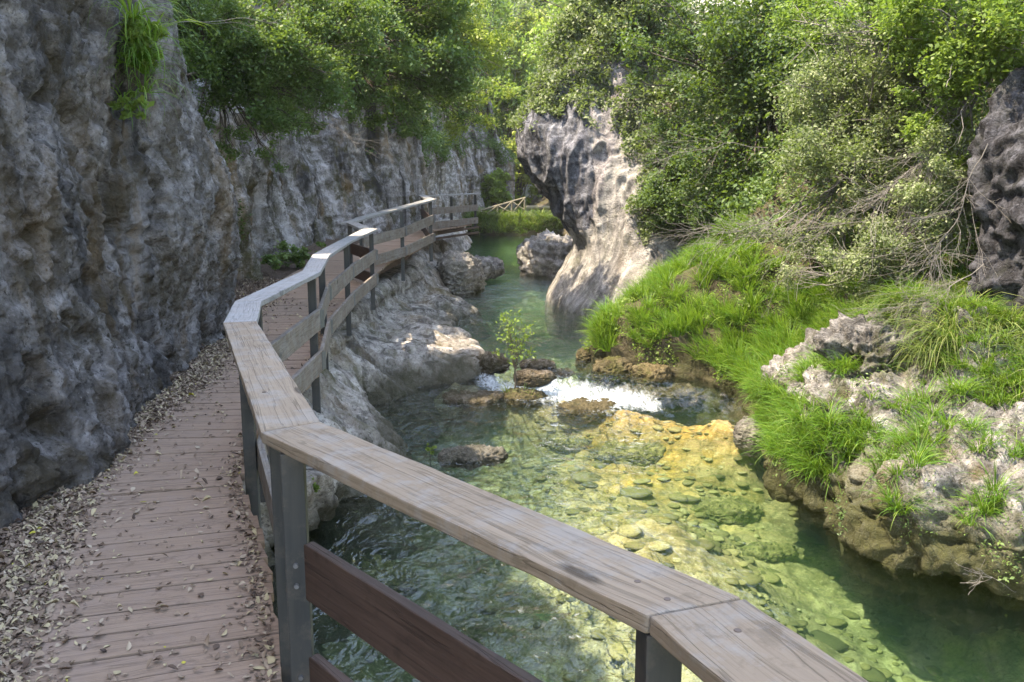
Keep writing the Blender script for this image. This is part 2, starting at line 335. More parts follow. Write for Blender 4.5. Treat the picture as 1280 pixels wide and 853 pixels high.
def gauss(x, y, cx, cy, sx, sy): return np.exp(-((x-cx)/sx)**2-((y-cy)/sy)**2)

def axis(parts):
    out = []
    for a, b, s in parts: out.append(np.arange(a, b, s))
    return np.concatenate(out)

# riverbed
X, Y = np.meshgrid(axis([(-60, -8, 4), (-8, -3, .4), (-3, 5, .045), (5, 9, .4), (9, 60, 4)]), axis([(-20, 2, 1), (2, 14.5, .05), (14.5, 26, .14), (26, 100, 1.2)]))
def bedz(x, y):
    q = np.stack([x, y, x*0], -1)
    z = -.72-.12*np.sin(y*.7)+.0*x
    z = z-.6*gauss(x, y, 3.3, 6.2, 1.3, 2.2)-.35*gauss(x, y, 2.6, 4.0, 1.3, 1.5)
    z = z-.25*gauss(x, y, -.6, 6.2, 1.0, 1.6)
    z = z+.36*gauss(x, y, 2.0, 10.6, 1.4, 1.5)+.3*gauss(x, y, 1.3, 7.6, 1.0, 1.4)+.25*gauss(x, y, 1.2, 5.3, .8, 1.5)
    z = z+.2*gauss(x, y, -.6, 11.0, 1.2, 1.0)
    yy = 13.3-.62*(x+.5)
    led = np.exp(-((y-(yy-.75))/.55)**2)*(1-sstep(2.6, 3.2, x))
    z = np.maximum(z, z*(1-led)+led*(-.05+.1*fbm(q, 1.7, 3)))
    z = z+.33*sstep(0, 1.5, y-yy)
    r = ridged(q, .8, 4, 5)
    z = z+.13*fbm(q, .7, 3)+.06*r+.05*fbm(q, 3.5, 3)+.02*fbm(q, 9, 2)
    e = np.minimum(x-lw(y), rw(y)-x)
    z = np.where(e < .5, np.maximum(z, z*sstep(-.3, .5, e)-.5*(1-sstep(-.3, .5, e))), z)
    return z
Zb = bedz(X, Y)
och = gauss(X, Y, 1.7, 11.1, 1.8, 1.9)*1.1+.35*gauss(X, Y, 1.5, 8, 1.5, 1.8)
raw_mesh('riverbed', np.stack([X, Y, Zb], -1).reshape(-1, 3), grid_faces(*X.shape), M['bed'], attrs={'ochre': np.clip(och, 0, 1), 'algae': np.clip(1-sstep(-.4, .9, X+.35*fbm(np.stack([X, Y, X*0], -1), .8, 3)-.05*(Y-6)), 0, 1)*(Y < 14)+.5*(Y >= 14)})  # algae mask also carries the painted darkening of the left bed
tag(bpy.data.objects['riverbed'], 'pebbly algae-stained bed under the clear water', kind='structure')

# water body (closed: top, skirts, bottom)
xs = axis([(-7, -3, .4), (-3, 5, .05), (5, 9, .4)]); ys = axis([(-12, 2, .5), (2, 15, .05), (15, 32, .1), (32, 72, 1)])
X, Y = np.meshgrid(xs, ys)
s = wstep(X, Y); q = np.stack([X, Y, X*0], -1)
trans_ = 4*s*(1-s)
rap = np.exp(-((Y-(13.05-.62*(X+.5)))/.55)**2)
foam = np.clip(np.exp(-((Y-(12.95-.62*(X+.5)))/.5)**2)*(1.0-.35*gauss(X, Y, .0, 13, .25, .4))*sstep(-.75, -.35, X)*(1-sstep(1.75, 2.3, X))*.85
   +.35*np.exp(-((Y-(12.2-.62*(X+.5)))/.5)**2)*sstep(-.8, -.2, X)*(1-sstep(1.2, 1.7, X)), 0, 1)
chop = .1+.6*gauss(X, Y, -.5, 9.5, 1.3, 3.5)+.4*np.exp(-((Y-13.5)/2.2)**2)+.65*gauss(X, Y, .1, 4.8, 1.2, 2.2)+1.0*gauss(X, Y, 0, 18, 3, 7)-.1*gauss(X, Y, 3, 6, 1.2, 2)
Zw = UP*s+rap*(.05*fbm(q, 5, 4)+.02)+.012*fbm(q*A([1, .7, 1]), 2.2, 3)*(chop+.2)
top = np.stack([X, Y, Zw], -1); ny, nx = X.shape
V = list(top.reshape(-1, 3)); Fs = grid_faces(ny, nx)
idx = np.arange(ny*nx).reshape(ny, nx)
loop = np.concatenate([idx[0, :], idx[1:, -1], idx[-1, -2::-1], idx[-2:0:-1, 0]])
Vb = top.reshape(-1, 3)[loop].copy(); Vb[:, 2] = -4
n0 = ny*nx; nl = len(loop); Vall = np.concatenate([top.reshape(-1, 3), Vb, [[1, 20, -4]]])
sk = np.stack([loop, n0+np.arange(nl), n0+(np.arange(nl)+1) % nl, np.roll(loop, -1)], -1)
bt = np.stack([n0+np.arange(nl), np.full(nl, n0+nl), np.full(nl, n0+nl), n0+(np.arange(nl)+1) % nl], -1)
allF = [tuple(f) for f in np.concatenate([Fs, sk])]+[(int(a), int(b), int(d)) for a, b, c, d in bt]
me = bpy.data.meshes.new('water'); me.from_pydata(Vall.tolist(), [], [tuple(int(i) for i in f) for f in allF])
for an, av in (('foam', foam), ('chop', np.clip(chop, .08, 1))):
    a = me.attributes.new(an, 'FLOAT', 'POINT'); a.data.foreach_set('value', np.concatenate([av.ravel(), np.zeros(nl+1)]).astype(np.float32))
me.polygons.foreach_set('use_smooth', np.array([True]*len(Fs)+[False]*(len(allF)-len(Fs))))
me.materials.append(M['water']); wo = bpy.data.objects.new('water', me); col.objects.link(wo)
bm = bmesh.new(); bm.from_mesh(me); bmesh.ops.recalc_face_normals(bm, faces=bm.faces); bm.to_mesh(me); bm.free()
tag(wo, 'clear green river water with a small white cascade', kind='structure')

# ground sheet to the horizon, below everything
gx, gy = np.meshgrid(np.linspace(-600, 600, 41), np.linspace(-600, 900, 51))
raw_mesh('ground', np.stack([gx, gy, gx*0-4.5], -1).reshape(-1, 3), grid_faces(51, 41), M['hill']); tag(bpy.data.objects['ground'], kind='structure')

# ------------------------------------------------------------------ left cliff
ZL = A([-1.4, .5, 1.25, 2.0, 2.8, 3.6, 4.6, 6.0, 8.0, 10.5, 13])
nearp = A([.25, .1, 0, -.05, -.02, -.12, -.3, -.6, -1.2, -2.5, -5])
nearq = A([.25, .1, 0, -.05, -.02, -.12, -.2, -.3, -.4, -.6, -1.6])
farp = A([.4, .25, 0, -.2, -.35, -.5, -.7, -1.1, -1.5, -2.0, -5])
recp = A([.2, .1, 0, -.3, -.5, -.7, -.9, -1.1, -1.4, -2, -5])
st = [((-3.2, -6), nearq), ((-3.0, -2), nearq), ((-2.75, 1), nearq), ((-2.65, 3), nearp*.8), ((-2.62, 4.3), nearp), ((-2.75, 5.6), nearp*1.2), ((-3.0, 6.8), nearp*1.5),
      ((-3.0, 8.1), nearp*1.3), ((-3.25, 9.3), nearp*1.8), ((-3.55, 10.4), nearp*2.0), ((-4.3, 11.1), recp), ((-5.1, 12.2), recp), ((-5.0, 13.6), farp), ((-4.5, 15), farp), ((-4.9, 16.6), farp),
      ((-4.45, 18.3), farp), ((-4.6, 20), farp), ((-3.7, 22), farp), ((-3.6, 24), farp), ((-3.0, 26.5), farp*.6), ((-3.1, 29), farp*.6), ((-3.6, 33), farp*.6), ((-3.9, 38), farp*.6), ((-3.6, 43), farp*.6),
      ((-2.6, 48), farp*.8), ((-.7, 51.0), farp*.9), ((-.9, 54), farp), ((-12, 70), farp)]
ctrl = []
for i, ((x, y), pr) in enumerate(st):
    a = A(st[max(0, i-1)][0]); b = A(st[min(len(st)-1, i+1)][0]); d = (b-a)/np.linalg.norm(b-a); nrm = A([d[1], -d[0]])
    zk = 1 if y < 31 else .6
    ctrl.append([[x+nrm[0]*o, y+nrm[1]*o, z if z < 3.7 else 3.6+(z-3.6)*zk] for o, z in zip(pr, ZL)])
ctrl = A(ctrl)
tt = np.concatenate([np.linspace(0, 3, 30, endpoint=False), np.linspace(3, 10.5, 380, endpoint=False), np.linspace(10.5, 24, 420, endpoint=False), np.linspace(24, 27, 60)])
G = cr(ctrl, tt); G = np.swapaxes(cr(np.swapaxes(G, 0, 1), np.concatenate([np.linspace(0, 2, 20, endpoint=False), np.linspace(2, 7, 190, endpoint=False), np.linspace(7, 10, 40)])), 0, 1)
nn = gnormals(G); nn = np.where((nn[..., :1] < 0), -nn, nn)
Pq = G*A([1, 1, .8]); Ps = G*A([1.3, 1.3, .28])
isfar = sstep(10.6, 13, G[..., 1])
Pd = G@A([[1, 0, .25], [0, 1, .35], [-.35, -.2, .75]])
d = .30*fbm(G, .42, 2)+(.10*ridged(G*A([1, 1, .3]), .5, 2, 6)+.035*ridged(Pd, 1.1, 6, 1)+.035*ridged(Pd, 4.5, 5, 2)+.03*fbm(Pd, 8, 5, .75)+.016*fbm(G, 20, 3, .7))*(1-.45*isfar)+isfar*(.62*ridged(Ps, .5, 2, 3)+.16*ridged(Ps, 1.9, 4, 1)+.04*fbm(G, 5, 4))
d = d-.12*(1-isfar)*np.clip(fbm(G, 2.1, 3, off=9)-.15, 0, 1)*3
P = G+nn*d[..., None]
cliffP, cliffN = P, nn
raw_mesh('cliff', P.reshape(-1, 3), grid_faces(*P.shape[:2]), M['cliff'])
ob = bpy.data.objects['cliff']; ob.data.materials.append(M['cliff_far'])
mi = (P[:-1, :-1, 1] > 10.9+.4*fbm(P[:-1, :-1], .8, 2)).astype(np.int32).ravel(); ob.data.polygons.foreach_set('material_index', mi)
tag(ob, 'grey limestone cliff along the left of the boardwalk', kind='structure')

# ------------------------------------------------------------------ loft rocks
def loft(name, rings, mat, label=None, cat='rock', group=None, n=150, m=90, amp=.12, sc=1.2, fine=.04, parent=None, kind=None, strat=0, cap=True, seed=0, oc=4, rid=.5, afn=None):
    rings = A(rings, ) if not isinstance(rings, np.ndarray) else rings
    R = crw(np.swapaxes(rings, 0, 1), np.linspace(0, rings.shape[1], n, endpoint=False)); R = np.swapaxes(R, 0, 1)
    R = cr(R, np.linspace(0, len(rings)-1, m))
    du = np.roll(R, -1, 1)-np.roll(R, 1, 1); dv = np.gradient(R, axis=0); nn = np.cross(du, dv)
    nn /= np.linalg.norm(nn, axis=-1, keepdims=True)+1e-9
    c = R.mean((0, 1)); flip = np.sign(((R-c)*nn).sum()); nn *= flip
    dd = amp*fbm(R, sc, oc, off=seed)+amp*rid*ridged(R, sc*2.3, 4, seed+4)+fine*fbm(R, sc*8, 3, .6)
    if strat: dd = dd+strat*ridged(R*A([1, 1, .3]), 1.6, 3, seed)
    if afn: dd = dd*afn(R)
    R = R+nn*dd[..., None]
    V = np.concatenate([R.reshape(-1, 3), [R[-1].mean(0)], [R[0].mean(0)]])
    Fq = grid_faces(m, n, True); k0 = (m-1)*n; i = np.arange(n); j = (i+1) % n
    Ft = [(int(k0+a), int(k0+b), len(V)-2) for a, b in zip(i, j)]+[(int(b), int(a), len(V)-1) for a, b in zip(i, j)]
    base = A([R[..., 0].mean(), R[..., 1].mean(), R[..., 2].min()])
    me = bpy.data.meshes.new(name); me.from_pydata((V-base).tolist(), [], Fq.tolist()+Ft)
    me.polygons.foreach_set('use_smooth', np.ones(len(me.polygons), bool)); me.materials.append(mat)
    o = bpy.data.objects.new(name, me); o.location = base; col.objects.link(o)
    bm = bmesh.new(); bm.from_mesh(me); bmesh.ops.recalc_face_normals(bm, faces=bm.faces); bm.to_mesh(me); bm.free()
    if label: tag(o, label, cat, group)
    if kind: tag(o, kind=kind)
    return o, R, nn
def ring(z, pts): return [(x, y, z) for x, y in pts]
def blob(name, c, r, mat, label, seed=0, amp=.18, tilt=0, n=64, m=40, zmin=-.8, group=None, sc=None, cat='rock'):
    """boulder: superellipsoid rings"""
    rings = []
    for t in np.linspace(zmin, .97, 9):
        s = (1-abs(t)**2.6)**(1/2.6)
        rr = np.random.default_rng(seed)
        rings.append([(c[0]+r[0]*s*math.cos(a)*(1+.12*math.sin(3*a+seed)), c[1]+r[1]*s*math.sin(a), c[2]+r[2]*t+tilt*r[0]*s*math.cos(a)) for a in np.linspace(0, 2*math.pi, 10, endpoint=False)])
    rm = (r[0]+r[1]+r[2])/3
    return loft(name, A(rings), mat, label, cat, group, n=int(n*1.8), m=int(m*1.8), amp=amp*rm, sc=(sc or 1.1)/rm, fine=.09*rm, seed=seed, rid=.8)

# left bank flank (rock the boardwalk stands on)
DEY = [-4, 1, 2.8, 4, 5.2, 6, 7.9, 9.8, 12, 14.1, 15.5, 17.6, 19, 22, 25, 27.8, 30, 36, 50]
DEX = [1.5, .6, -.75, -1.2, -1.55, -1.75, -1.75, -2.05, -2.2, -2.25, -2.2, -2.15, -1.9, -2.1, -2.2, -1.7, -1.4, -1.8, -3]
dex = lambda y: np.interp(y, DEY, DEX)
bst = A([-4, 1, 3, 5, 6, 7, 8, 9, 9.8, 10.6, 11.4, 12.2, 12.9, 13.4, 14, 14.9, 16, 17.5, 18.5, 19.5, 21, 23, 25.5, 28.5, 32, 38, 50])
ctrl = []
for y in bst:
    xe = dex(y) if y > 5.5 else -2.1; xw = max(lw(y), xe-.6); wall = np.interp(y, [s_[0][1] for s_ in st], [s_[0][0] for s_ in st])
    up = UP if y > 13.3 else 0
    f = .35 if y < 7 else 1
    if y < 7: xe = xw-.35
    zt = .8 if 8.5 < y < 20 else .95
    ctrl.append([(wall-.6, y, 1.2), (min(wall+.25, xe-.9), y, 1.15), (xe-.45, y, zt+.2), (xe-.18, y, zt-.1), (xe+.1*(xw-xe), y, zt-.3), (xe+.38*(xw-xe), y, .36+up*.4), (xe+.72*(xw-xe), y, .16+up*.8), (xw, y, .03+up), (xw+.1, y, -.12+up*.5), (xw+.35, y, -.5), (xw+.9, y, -1.3)])
ctrl = A(ctrl)
G = cr(ctrl, np.interp(np.concatenate([np.linspace(-4, 5, 20, endpoint=False), np.linspace(5, 20, 420, endpoint=False), np.linspace(20, 50, 150)]), bst, np.arange(len(bst))))
G = np.swapaxes(cr(np.swapaxes(G, 0, 1), np.linspace(0, 10, 150)), 0, 1)
nn = gnormals(G); nn = np.where(nn[..., 2:] < 0, -nn, nn)
u_ = np.stack([G[..., 1]*1.7+G[..., 2]*.9+G[..., 0]*.5, G[..., 2]*.35+G[..., 0]*.2, G[..., 0]*.3], -1)
on = sstep(0, .25, G[..., 0]-np.interp(G[..., 1], bst, ctrl[:, 2, 0])+.15)
fl = .26*ridged(u_, .7, 1, 2)+.13*ridged(u_, 1.9, 2)+.05*ridged(u_, 6, 3)+.02*fbm(G, 9, 4)
d = (fl+.12*fbm(G, .9, 3))*on-.05*(1-on)
P = G+nn*d[..., None]*A([1, .6, .8]); bankP, bankN = P, nn
raw_mesh('river_bank', P.reshape(-1, 3), grid_faces(*P.shape[:2]), M['bank']); tag(bpy.data.objects['river_bank'], 'smooth fluted rock bank below the boardwalk', kind='structure')

# right bank
rst = A([-4, 0, 3, 5.5, 7, 8.5, 9.8, 11.2, 12, 12.6, 13.1, 13.6, 14.5, 16, 17.3, 19, 21, 25, 29, 36, 46, 60, 90])
RDX = A([-.5, -.15, 0, .1, .5, 1.1, 1.9, 2.9, 4.0, 5.5, 8, 14]); RDZ = A([-2.6, -.8, .02, .4, .85, 1.35, 1.9, 2.7, 4.3, 6.5, 9, 12])
def rbz(x, y): return np.interp(x-rw(y), RDX, RDZ)
ctrl = A([[(rw(y)+dx, y+(.12*dx if 10 < y < 14 else 0), z) for dx, z in zip(RDX, RDZ)] for y in rst])
G = cr(ctrl, np.interp(np.concatenate([np.linspace(-4, 5, 20, endpoint=False), np.linspace(5, 24, 300, endpoint=False), np.linspace(24, 90, 90)]), rst, np.arange(len(rst))))
G = np.swapaxes(cr(np.swapaxes(G, 0, 1), np.linspace(0, 11, 170)), 0, 1)
nn = gnormals(G); nn = np.where(nn[..., 2:] < 0, -nn, nn)
d = .22*fbm(G, .7, 3)+.13*ridged(G, 1.8, 4)+.06*fbm(G, 6, 3)
P = G+nn*d[..., None]; rbP, rbN = P, nn
raw_mesh('terrain', P.reshape(-1, 3), grid_faces(*P.shape[:2]), M['banksoil']); tag(bpy.data.objects['terrain'], 'earthy slope of the right bank rising to the gorge side', kind='structure')

# closing hillside behind the gap
hx, hy = np.meshgrid(np.linspace(-90, 110, 160), np.linspace(52, 180, 90))
hz = -1+(hy-52)*.55*sstep(52, 64, hy)+np.abs(hx-2)*.12+5*fbm(np.stack([hx, hy, hx*0], -1), .05, 4)+1.2*fbm(np.stack([hx, hy, hx*0], -1), .4, 3)
raw_mesh('hills', np.stack([hx, hy, hz], -1).reshape(-1, 3), grid_faces(90, 160), M['hill']); tag(bpy.data.objects['hills'], 'wooded hillside with pale cliffs closing the valley', kind='structure')

# ------------------------------------------------------------------ named rocks
mring = [ring(-2.2, [(3.9, 8.6), (3.9, 7.9), (4.1, 7.6), (4.5, 7.5), (5, 7.2), (5.2, 8.2), (4.6, 9.3), (3.6, 9.4)]),
         ring(-.6, [(3.5, 8.8), (3.5, 7.8), (3.8, 7.1), (4.3, 6.9), (5, 7.0), (5.3, 8.1), (4.6, 9.4), (3.5, 9.6)]),
         ring(0, [(2.8, 8.8), (2.9, 7.4), (3.15, 6.45), (4.0, 6.1), (4.9, 6.3), (5.4, 8), (4.6, 9.5), (3.3, 9.8)]),
         ring(.32, [(2.85, 8.9), (2.95, 7.5), (3.15, 6.5), (3.95, 6.1), (5.0, 6.3), (5.6, 8), (4.6, 9.7), (3.1, 10.1)]),
         ring(.7, [(3.0, 9.1), (3.12, 7.7), (3.3, 6.75), (4.05, 6.25), (5.1, 6.5), (5.7, 8), (4.6, 9.8), (3.2, 10.2)]),
         ring(.98, [(3.2, 9.2), (3.4, 8.1), (3.75, 7.35), (4.35, 6.8), (5.2, 7.0), (5.7, 8.2), (4.7, 9.8), (3.5, 10.1)]),
         ring(1.25, [(3.6, 9.1), (3.75, 8.35), (4.1, 7.85), (4.55, 7.4), (5.2, 7.5), (5.6, 8.4), (4.8, 9.6), (3.8, 9.8)]),
         ring(1.5, [(3.85, 9.0), (3.95, 8.5), (4.25, 8.2), (4.7, 7.95), (5.2, 8.0), (5.4, 8.5), (4.8, 9.3), (4.0, 9.4)]),
         ring(1.7, [(4.1, 9.0), (4.2, 8.7), (4.4, 8.5), (4.7, 8.4), (5, 8.4), (5.1, 8.6), (4.8, 9.0), (4.2, 9.1)])]
mo, moP, moN = loft('mossy_boulder', A(mring), M['mound'], 'big pitted pale boulder with grass tufts overhanging the green pool at right', n=320, m=200, amp=.2, sc=1.1, fine=.07, strat=.1, seed=2, oc=6, rid=.6)
dr = [ring(z, [(xo+4.85, 8.0), (xo+5.0, 7.5), (5.3, 7.2), (5.9, 7.6), (6.1, 8.4), (5.4, 9.2), (xo+4.6, 8.8)]) for z, xo in ((1.2, .25), (1.8, .1), (2.3, .0), (2.9, -.05), (3.4, .08), (3.8, .25), (4.0, .6))]
loft('dark_outcrop', A(dr), M['darkrock'], 'dark blue-grey rock outcrop standing above the grassy boulder at the right edge', amp=.2, sc=1.1, seed=9, n=170, m=110)
blob('karst_rock', (3.55, 8.75, .9), (.26, .4, .6), M['karst'], 'dark grey fissured rock standing between the grassy slope and the pitted boulder', seed=44, amp=.45, n=110, m=70, zmin=-.9)
blob('karst_rock', (4.3, 8.5, 1.3), (.36, .4, .42), M['karst'], 'grey knobbly rock on the crown of the pitted boulder under the drooping grass', seed=47, amp=.45, n=110, m=70, zmin=-.9)
# overhanging nose of the right gorge wall
def nring(z, pts): return [(x, y, z) for x, y in pts]
nose = [nring(-1, [(.9, 21), (1.2, 19.0), (1.9, 17.0), (2.6, 16.4), (4.2, 17), (5, 21), (4, 25), (1.8, 24)]),
        nring(.15, [(.85, 21), (1.15, 19.0), (1.85, 17.2), (2.6, 16.6), (4.2, 17.2), (5, 21), (4, 25), (1.7, 24)]),
        nring(.7, [(1.1, 21), (1.45, 19.3), (1.95, 17.8), (2.6, 17.0), (4.2, 17.5), (5, 21), (4, 25), (1.8, 24)]),
        nring(1.3, [(1.4, 21), (1.65, 19.8), (2.05, 18.5), (2.7, 17.6), (4.2, 17.9), (5, 21), (4, 25), (2, 24)]),
        nring(1.8, [(1.45, 21), (1.55, 20), (2.0, 18.9), (2.7, 17.8), (4.2, 18.2), (5, 21), (4, 25), (2, 24)]),
        nring(2.4, [(1.0, 21.2), (1.15, 20.0), (1.9, 19.0), (2.8, 18.1), (4.2, 18.5), (5, 21), (4, 25), (1.8, 24)]),
        nring(3.1, [(.5, 21.2), (.7, 20.0), (1.7, 19.3), (2.8, 18.7), (4.2, 18.8), (5, 21), (4, 25), (1.2, 24)]),
        nring(3.7, [(.3, 21.3), (.55, 20.0), (1.5, 19.5), (2.8, 19.3), (4.2, 19), (5, 21), (4, 25), (1.0, 24)]),
        nring(4.5, [(.42, 21.3), (.75, 20.2), (1.6, 19.8), (2.8, 19.6), (4.2, 19.2), (5, 21), (4, 25), (1.1, 24)]),
        nring(5.3, [(.9, 21.5), (1.2, 20.6), (1.9, 20.2), (2.9, 20), (4.2, 19.6), (5, 21.3), (4, 24.5), (1.5, 23.5)]),
        nring(6.2, [(1.8, 21.8), (2.0, 21.2), (2.4, 20.9), (3.1, 20.6), (4.1, 20.4), (4.7, 21.5), (4, 23.5), (2.2, 23)])]
no, noP, noN = loft('rock_overhang', A(nose), M['nose'], 'tall overhanging rock nose jutting over the river in the middle distance', n=320, m=240, amp=.2, sc=.5, fine=.03, strat=.3, seed=5, rid=.06, oc=3, afn=lambda R: .25+.75*sstep(1.2, 2.6, R[..., 2]))
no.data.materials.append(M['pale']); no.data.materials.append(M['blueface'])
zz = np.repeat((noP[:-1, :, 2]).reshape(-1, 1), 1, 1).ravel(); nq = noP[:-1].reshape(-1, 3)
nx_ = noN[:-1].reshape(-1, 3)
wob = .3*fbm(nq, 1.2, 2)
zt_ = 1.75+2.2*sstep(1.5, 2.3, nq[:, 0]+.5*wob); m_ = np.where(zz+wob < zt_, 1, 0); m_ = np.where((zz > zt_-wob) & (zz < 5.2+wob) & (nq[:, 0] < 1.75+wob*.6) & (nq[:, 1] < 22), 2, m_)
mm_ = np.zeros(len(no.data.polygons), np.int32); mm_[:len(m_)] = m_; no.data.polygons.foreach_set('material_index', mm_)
blob('pale_boulder', (1.35, 27.0, .25), (1.05, 1.5, 1.0), M['pale'], 'large smooth pale boulder at the waterline behind the overhanging rock nose', seed=3, amp=.2)
blob('round_boulder', (-1.32, 22.3, .55), (.56, .75, .62), M['stone'], 'rounded grey boulder in the water below the far end of the boardwalk', seed=6, amp=.16)
blob('flat_boulder', (-1.15, 24.8, .55), (.75, 1.0, .28), M['pale'], 'flat pale slab lying behind the rounded grey boulder', seed=8, amp=.12)
def rk(px, py, z, r, mat, label, seed, lift=0, name='river_rock', **kw):
    p = atz(px, py, z); return blob(name, (p[0], p[1], z+lift), r, mat, label, seed=seed, **kw)
rk(616, 455, .2, (.26, .2, .17), M['brownstone'], 'brown rock with pale top at the left lip of the cascade', 11)
rk(673, 458, .2, (.25, .18, .09), M['brownstone'], 'low brown rock right behind the little sapling', 12)
rk(668, 474, .12, (.3, .16, .13), M['brownstone'], 'wet brown rock splitting the white water below the sapling', 13)
rk(588, 571, .0, (.37, .16, .085), M['stone'], 'flat pale rock just breaking the surface in the near pool', 14)
rk(945, 545, .0, (.26, .22, .19), M['pale'], 'sunlit white rock beside the grassy boulder', 15)
rk(962, 522, .0, (.34, .18, .07), M['pale'], 'low flat pale stone behind the sunlit white rock', 16)
rk(738, 512, -.06, (.4, .3, .09), M['mossrock'], 'low wet ochre ledge at the foot of the cascade', 17)
rk(838, 492, -.04, (.6, .4, .12), M['brownstone'], 'broad brown ledge right of the cascade under the grass', 18)
rk(590, 499, -.02, (.4, .3, .06), M['brownstone'], 'wet brown ledge below the fluted bank left of the cascade', 19)
rk(655, 497, -.02, (.3, .25, .09), M['mossrock'], 'mossy ledge carrying the tufts at the foot of the cascade', 20)
rk(765, 470, .1, (.3, .26, .26), M['mossrock'], 'mossy ochre boulder at the foot of the grassy slope beside the cascade', 21)
rk(700, 466, .15, (.0001+.22, .2, .02), M['brownstone'], 'nearly drowned brown rock in the middle of the cascade', 22)
rk(815, 472, .15, (.26, .3, .2), M['mossrock'], 'brown mossy boulder under the overhanging grass right of the cascade', 23)
rk(733, 452, .15, (.14, .2, .22), M['mossrock'], 'small rounded brown boulder at the upper edge of the cascade', 24)
sub = [(790, 568, .46, 'broad flat olive slab under the clear water in the middle of the shallows'), (712, 550, .3, 'flat algae-covered stone under water left of the broad olive slab'),
       (905, 612, .42, 'long dark stone lying under water beside the grassy boulder'), (962, 650, .27, 'dark stone under water at the edge of the deep green channel'),
       (905, 664, .11, 'small blackish stone alone on the pale river bed'), (468, 690, .42, 'mossy slab deep under water seen between handrail and rail board')]
for i, (px, py, rx, lab) in enumerate(sub):
    p = atz(px, py, -.4); zb = float(bedz(A([[p[0]]]), A([[p[1]]]))[0, 0])
    blob('submerged_stone', (p[0], p[1], zb+.02), (rx, rx*.6, rx*.22), M['bedstone'], lab, seed=30+i, n=64, m=40, amp=.25)
# pebbles and cobbles strewn over the bed, uncountable
npb = 3800
bmp = bmesh.new(); bmesh.ops.create_icosphere(bmp, subdivisions=2, radius=1); bv = A([list(v.co) for v in bmp.verts]); bf = A([[v.index for v in f.verts] for f in bmp.faces]); bmp.free()
pyy = 3+rng.random(npb)**.9*12; pxx = rng.uniform(-1.8, 4.2, npb); pz = bedz(pxx[None], pyy[None])[0]
dens = fbm(np.stack([pxx, pyy, pxx*0], -1), .9, 3, off=2) > -.25; dens &= (pxx > .35+.5*fbm(np.stack([pxx, pyy, pxx*0], -1), 1.1, 2)) | (rng.random(npb) < .12); pxx, pyy, pz = pxx[dens], pyy[dens], pz[dens]; npb = len(pxx)
sr = np.clip(rng.lognormal(-3.25, .6, npb), .012, .17); sc3 = np.stack([sr*rng.uniform(.8, 1.4, npb), sr*rng.uniform(.7, 1.1, npb), sr*rng.uniform(.15, .35, npb)], -1)
an = rng.uniform(0, 6.28, npb); pv = bv[None]*(1+.28*np.stack([perlin(bv*1.3+o_) for o_ in range(0, 60, 5)], 0)[rng.integers(0, 12, npb)][..., None])*sc3[:, None]
pv = np.stack([pv[..., 0]*np.cos(an)[:, None]-pv[..., 1]*np.sin(an)[:, None], pv[..., 0]*np.sin(an)[:, None]+pv[..., 1]*np.cos(an)[:, None], pv[..., 2]], -1)+np.stack([pxx, pyy, pz], -1)[:, None]
pf = (bf[None]+(np.arange(npb)*len(bv))[:, None, None]).reshape(-1, 3)
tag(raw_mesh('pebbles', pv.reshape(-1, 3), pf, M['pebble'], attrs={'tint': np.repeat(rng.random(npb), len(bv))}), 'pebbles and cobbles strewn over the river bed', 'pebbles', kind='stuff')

# ------------------------------------------------------------------ wood prisms
def prism(name, quad, off, mat, parent, bev=.006, cuts=0, jit=0, seed=0):
    """quad: four corners (start-left, end-left, end-right, start-right) of the top face; off: thickness vector."""
    q = [Vector(c) for c in quad]; off = Vector(off)
    ctr = sum(q, Vector())/4; x = ((q[1]+q[2])-(q[0]+q[3])).normalized(); z = (-off).normalized()
    y = z.cross(x).normalized(); z = x.cross(y).normalized()
    R = Matrix((x, y, z)).transposed(); Ri = R.transposed()
    loc = [Ri @ (c-ctr) for c in q]+[Ri @ (c+off-ctr) for c in q]
    bm = bmesh.new(); v = [bm.verts.new(c) for c in loc]
    for f in ((0, 1, 2, 3), (7, 6, 5, 4), (0, 4, 5, 1), (1, 5, 6, 2), (2, 6, 7, 3), (3, 7, 4, 0)): bm.faces.new([v[i] for i in f])
    bmesh.ops.recalc_face_normals(bm, faces=bm.faces)
    if bev: bmesh.ops.bevel(bm, geom=list(bm.edges), offset=bev, segments=2, affect='EDGES', profile=.6)
    if cuts:
        es = [e for e in bm.edges if abs((e.verts[0].co-e.verts[1].co).normalized().x) > .9]
        bmesh.ops.subdivide_edges(bm, edges=es, cuts=cuts)
        bm.verts.ensure_lookup_table()
        arr = A([list(vv.co) for vv in bm.verts]); dn = fbm(arr*A([1, 3, 3]), 4, 3, off=seed*3.7)
        dn2 = fbm(arr*A([1, 3, 3]), 4, 3, off=seed*3.7+50)
        for vv, a_, b_ in zip(bm.verts, dn, dn2): vv.co.y += a_*jit; vv.co.z += b_*jit*.7
    me = bpy.data.meshes.new(name); bm.to_mesh(me); bm.free(); me.materials.append(mat)
    for p_ in me.polygons: p_.use_smooth = False
    o = bpy.data.objects.new(name, me); col.objects.link(o); o.parent = parent
    pl = Vector(parent_loc(parent)) if parent else Vector()
    o.location = ctr-pl; o.rotation_euler = R.to_euler(); return o
def post(name, x, y, z0, z1, wd, mat, parent, ang=0):
    c, s_ = math.cos(ang)*wd/2, math.sin(ang)*wd/2
    cs = [(x-c+s_, y-s_-c), (x+c+s_, y+s_-c), (x+c-s_, y+s_+c), (x-c-s_, y-s_+c)]
    q = [(a, b, z1) for a, b in cs]; return prism(name, q, (0, 0, z0-z1), mat, parent, .004)
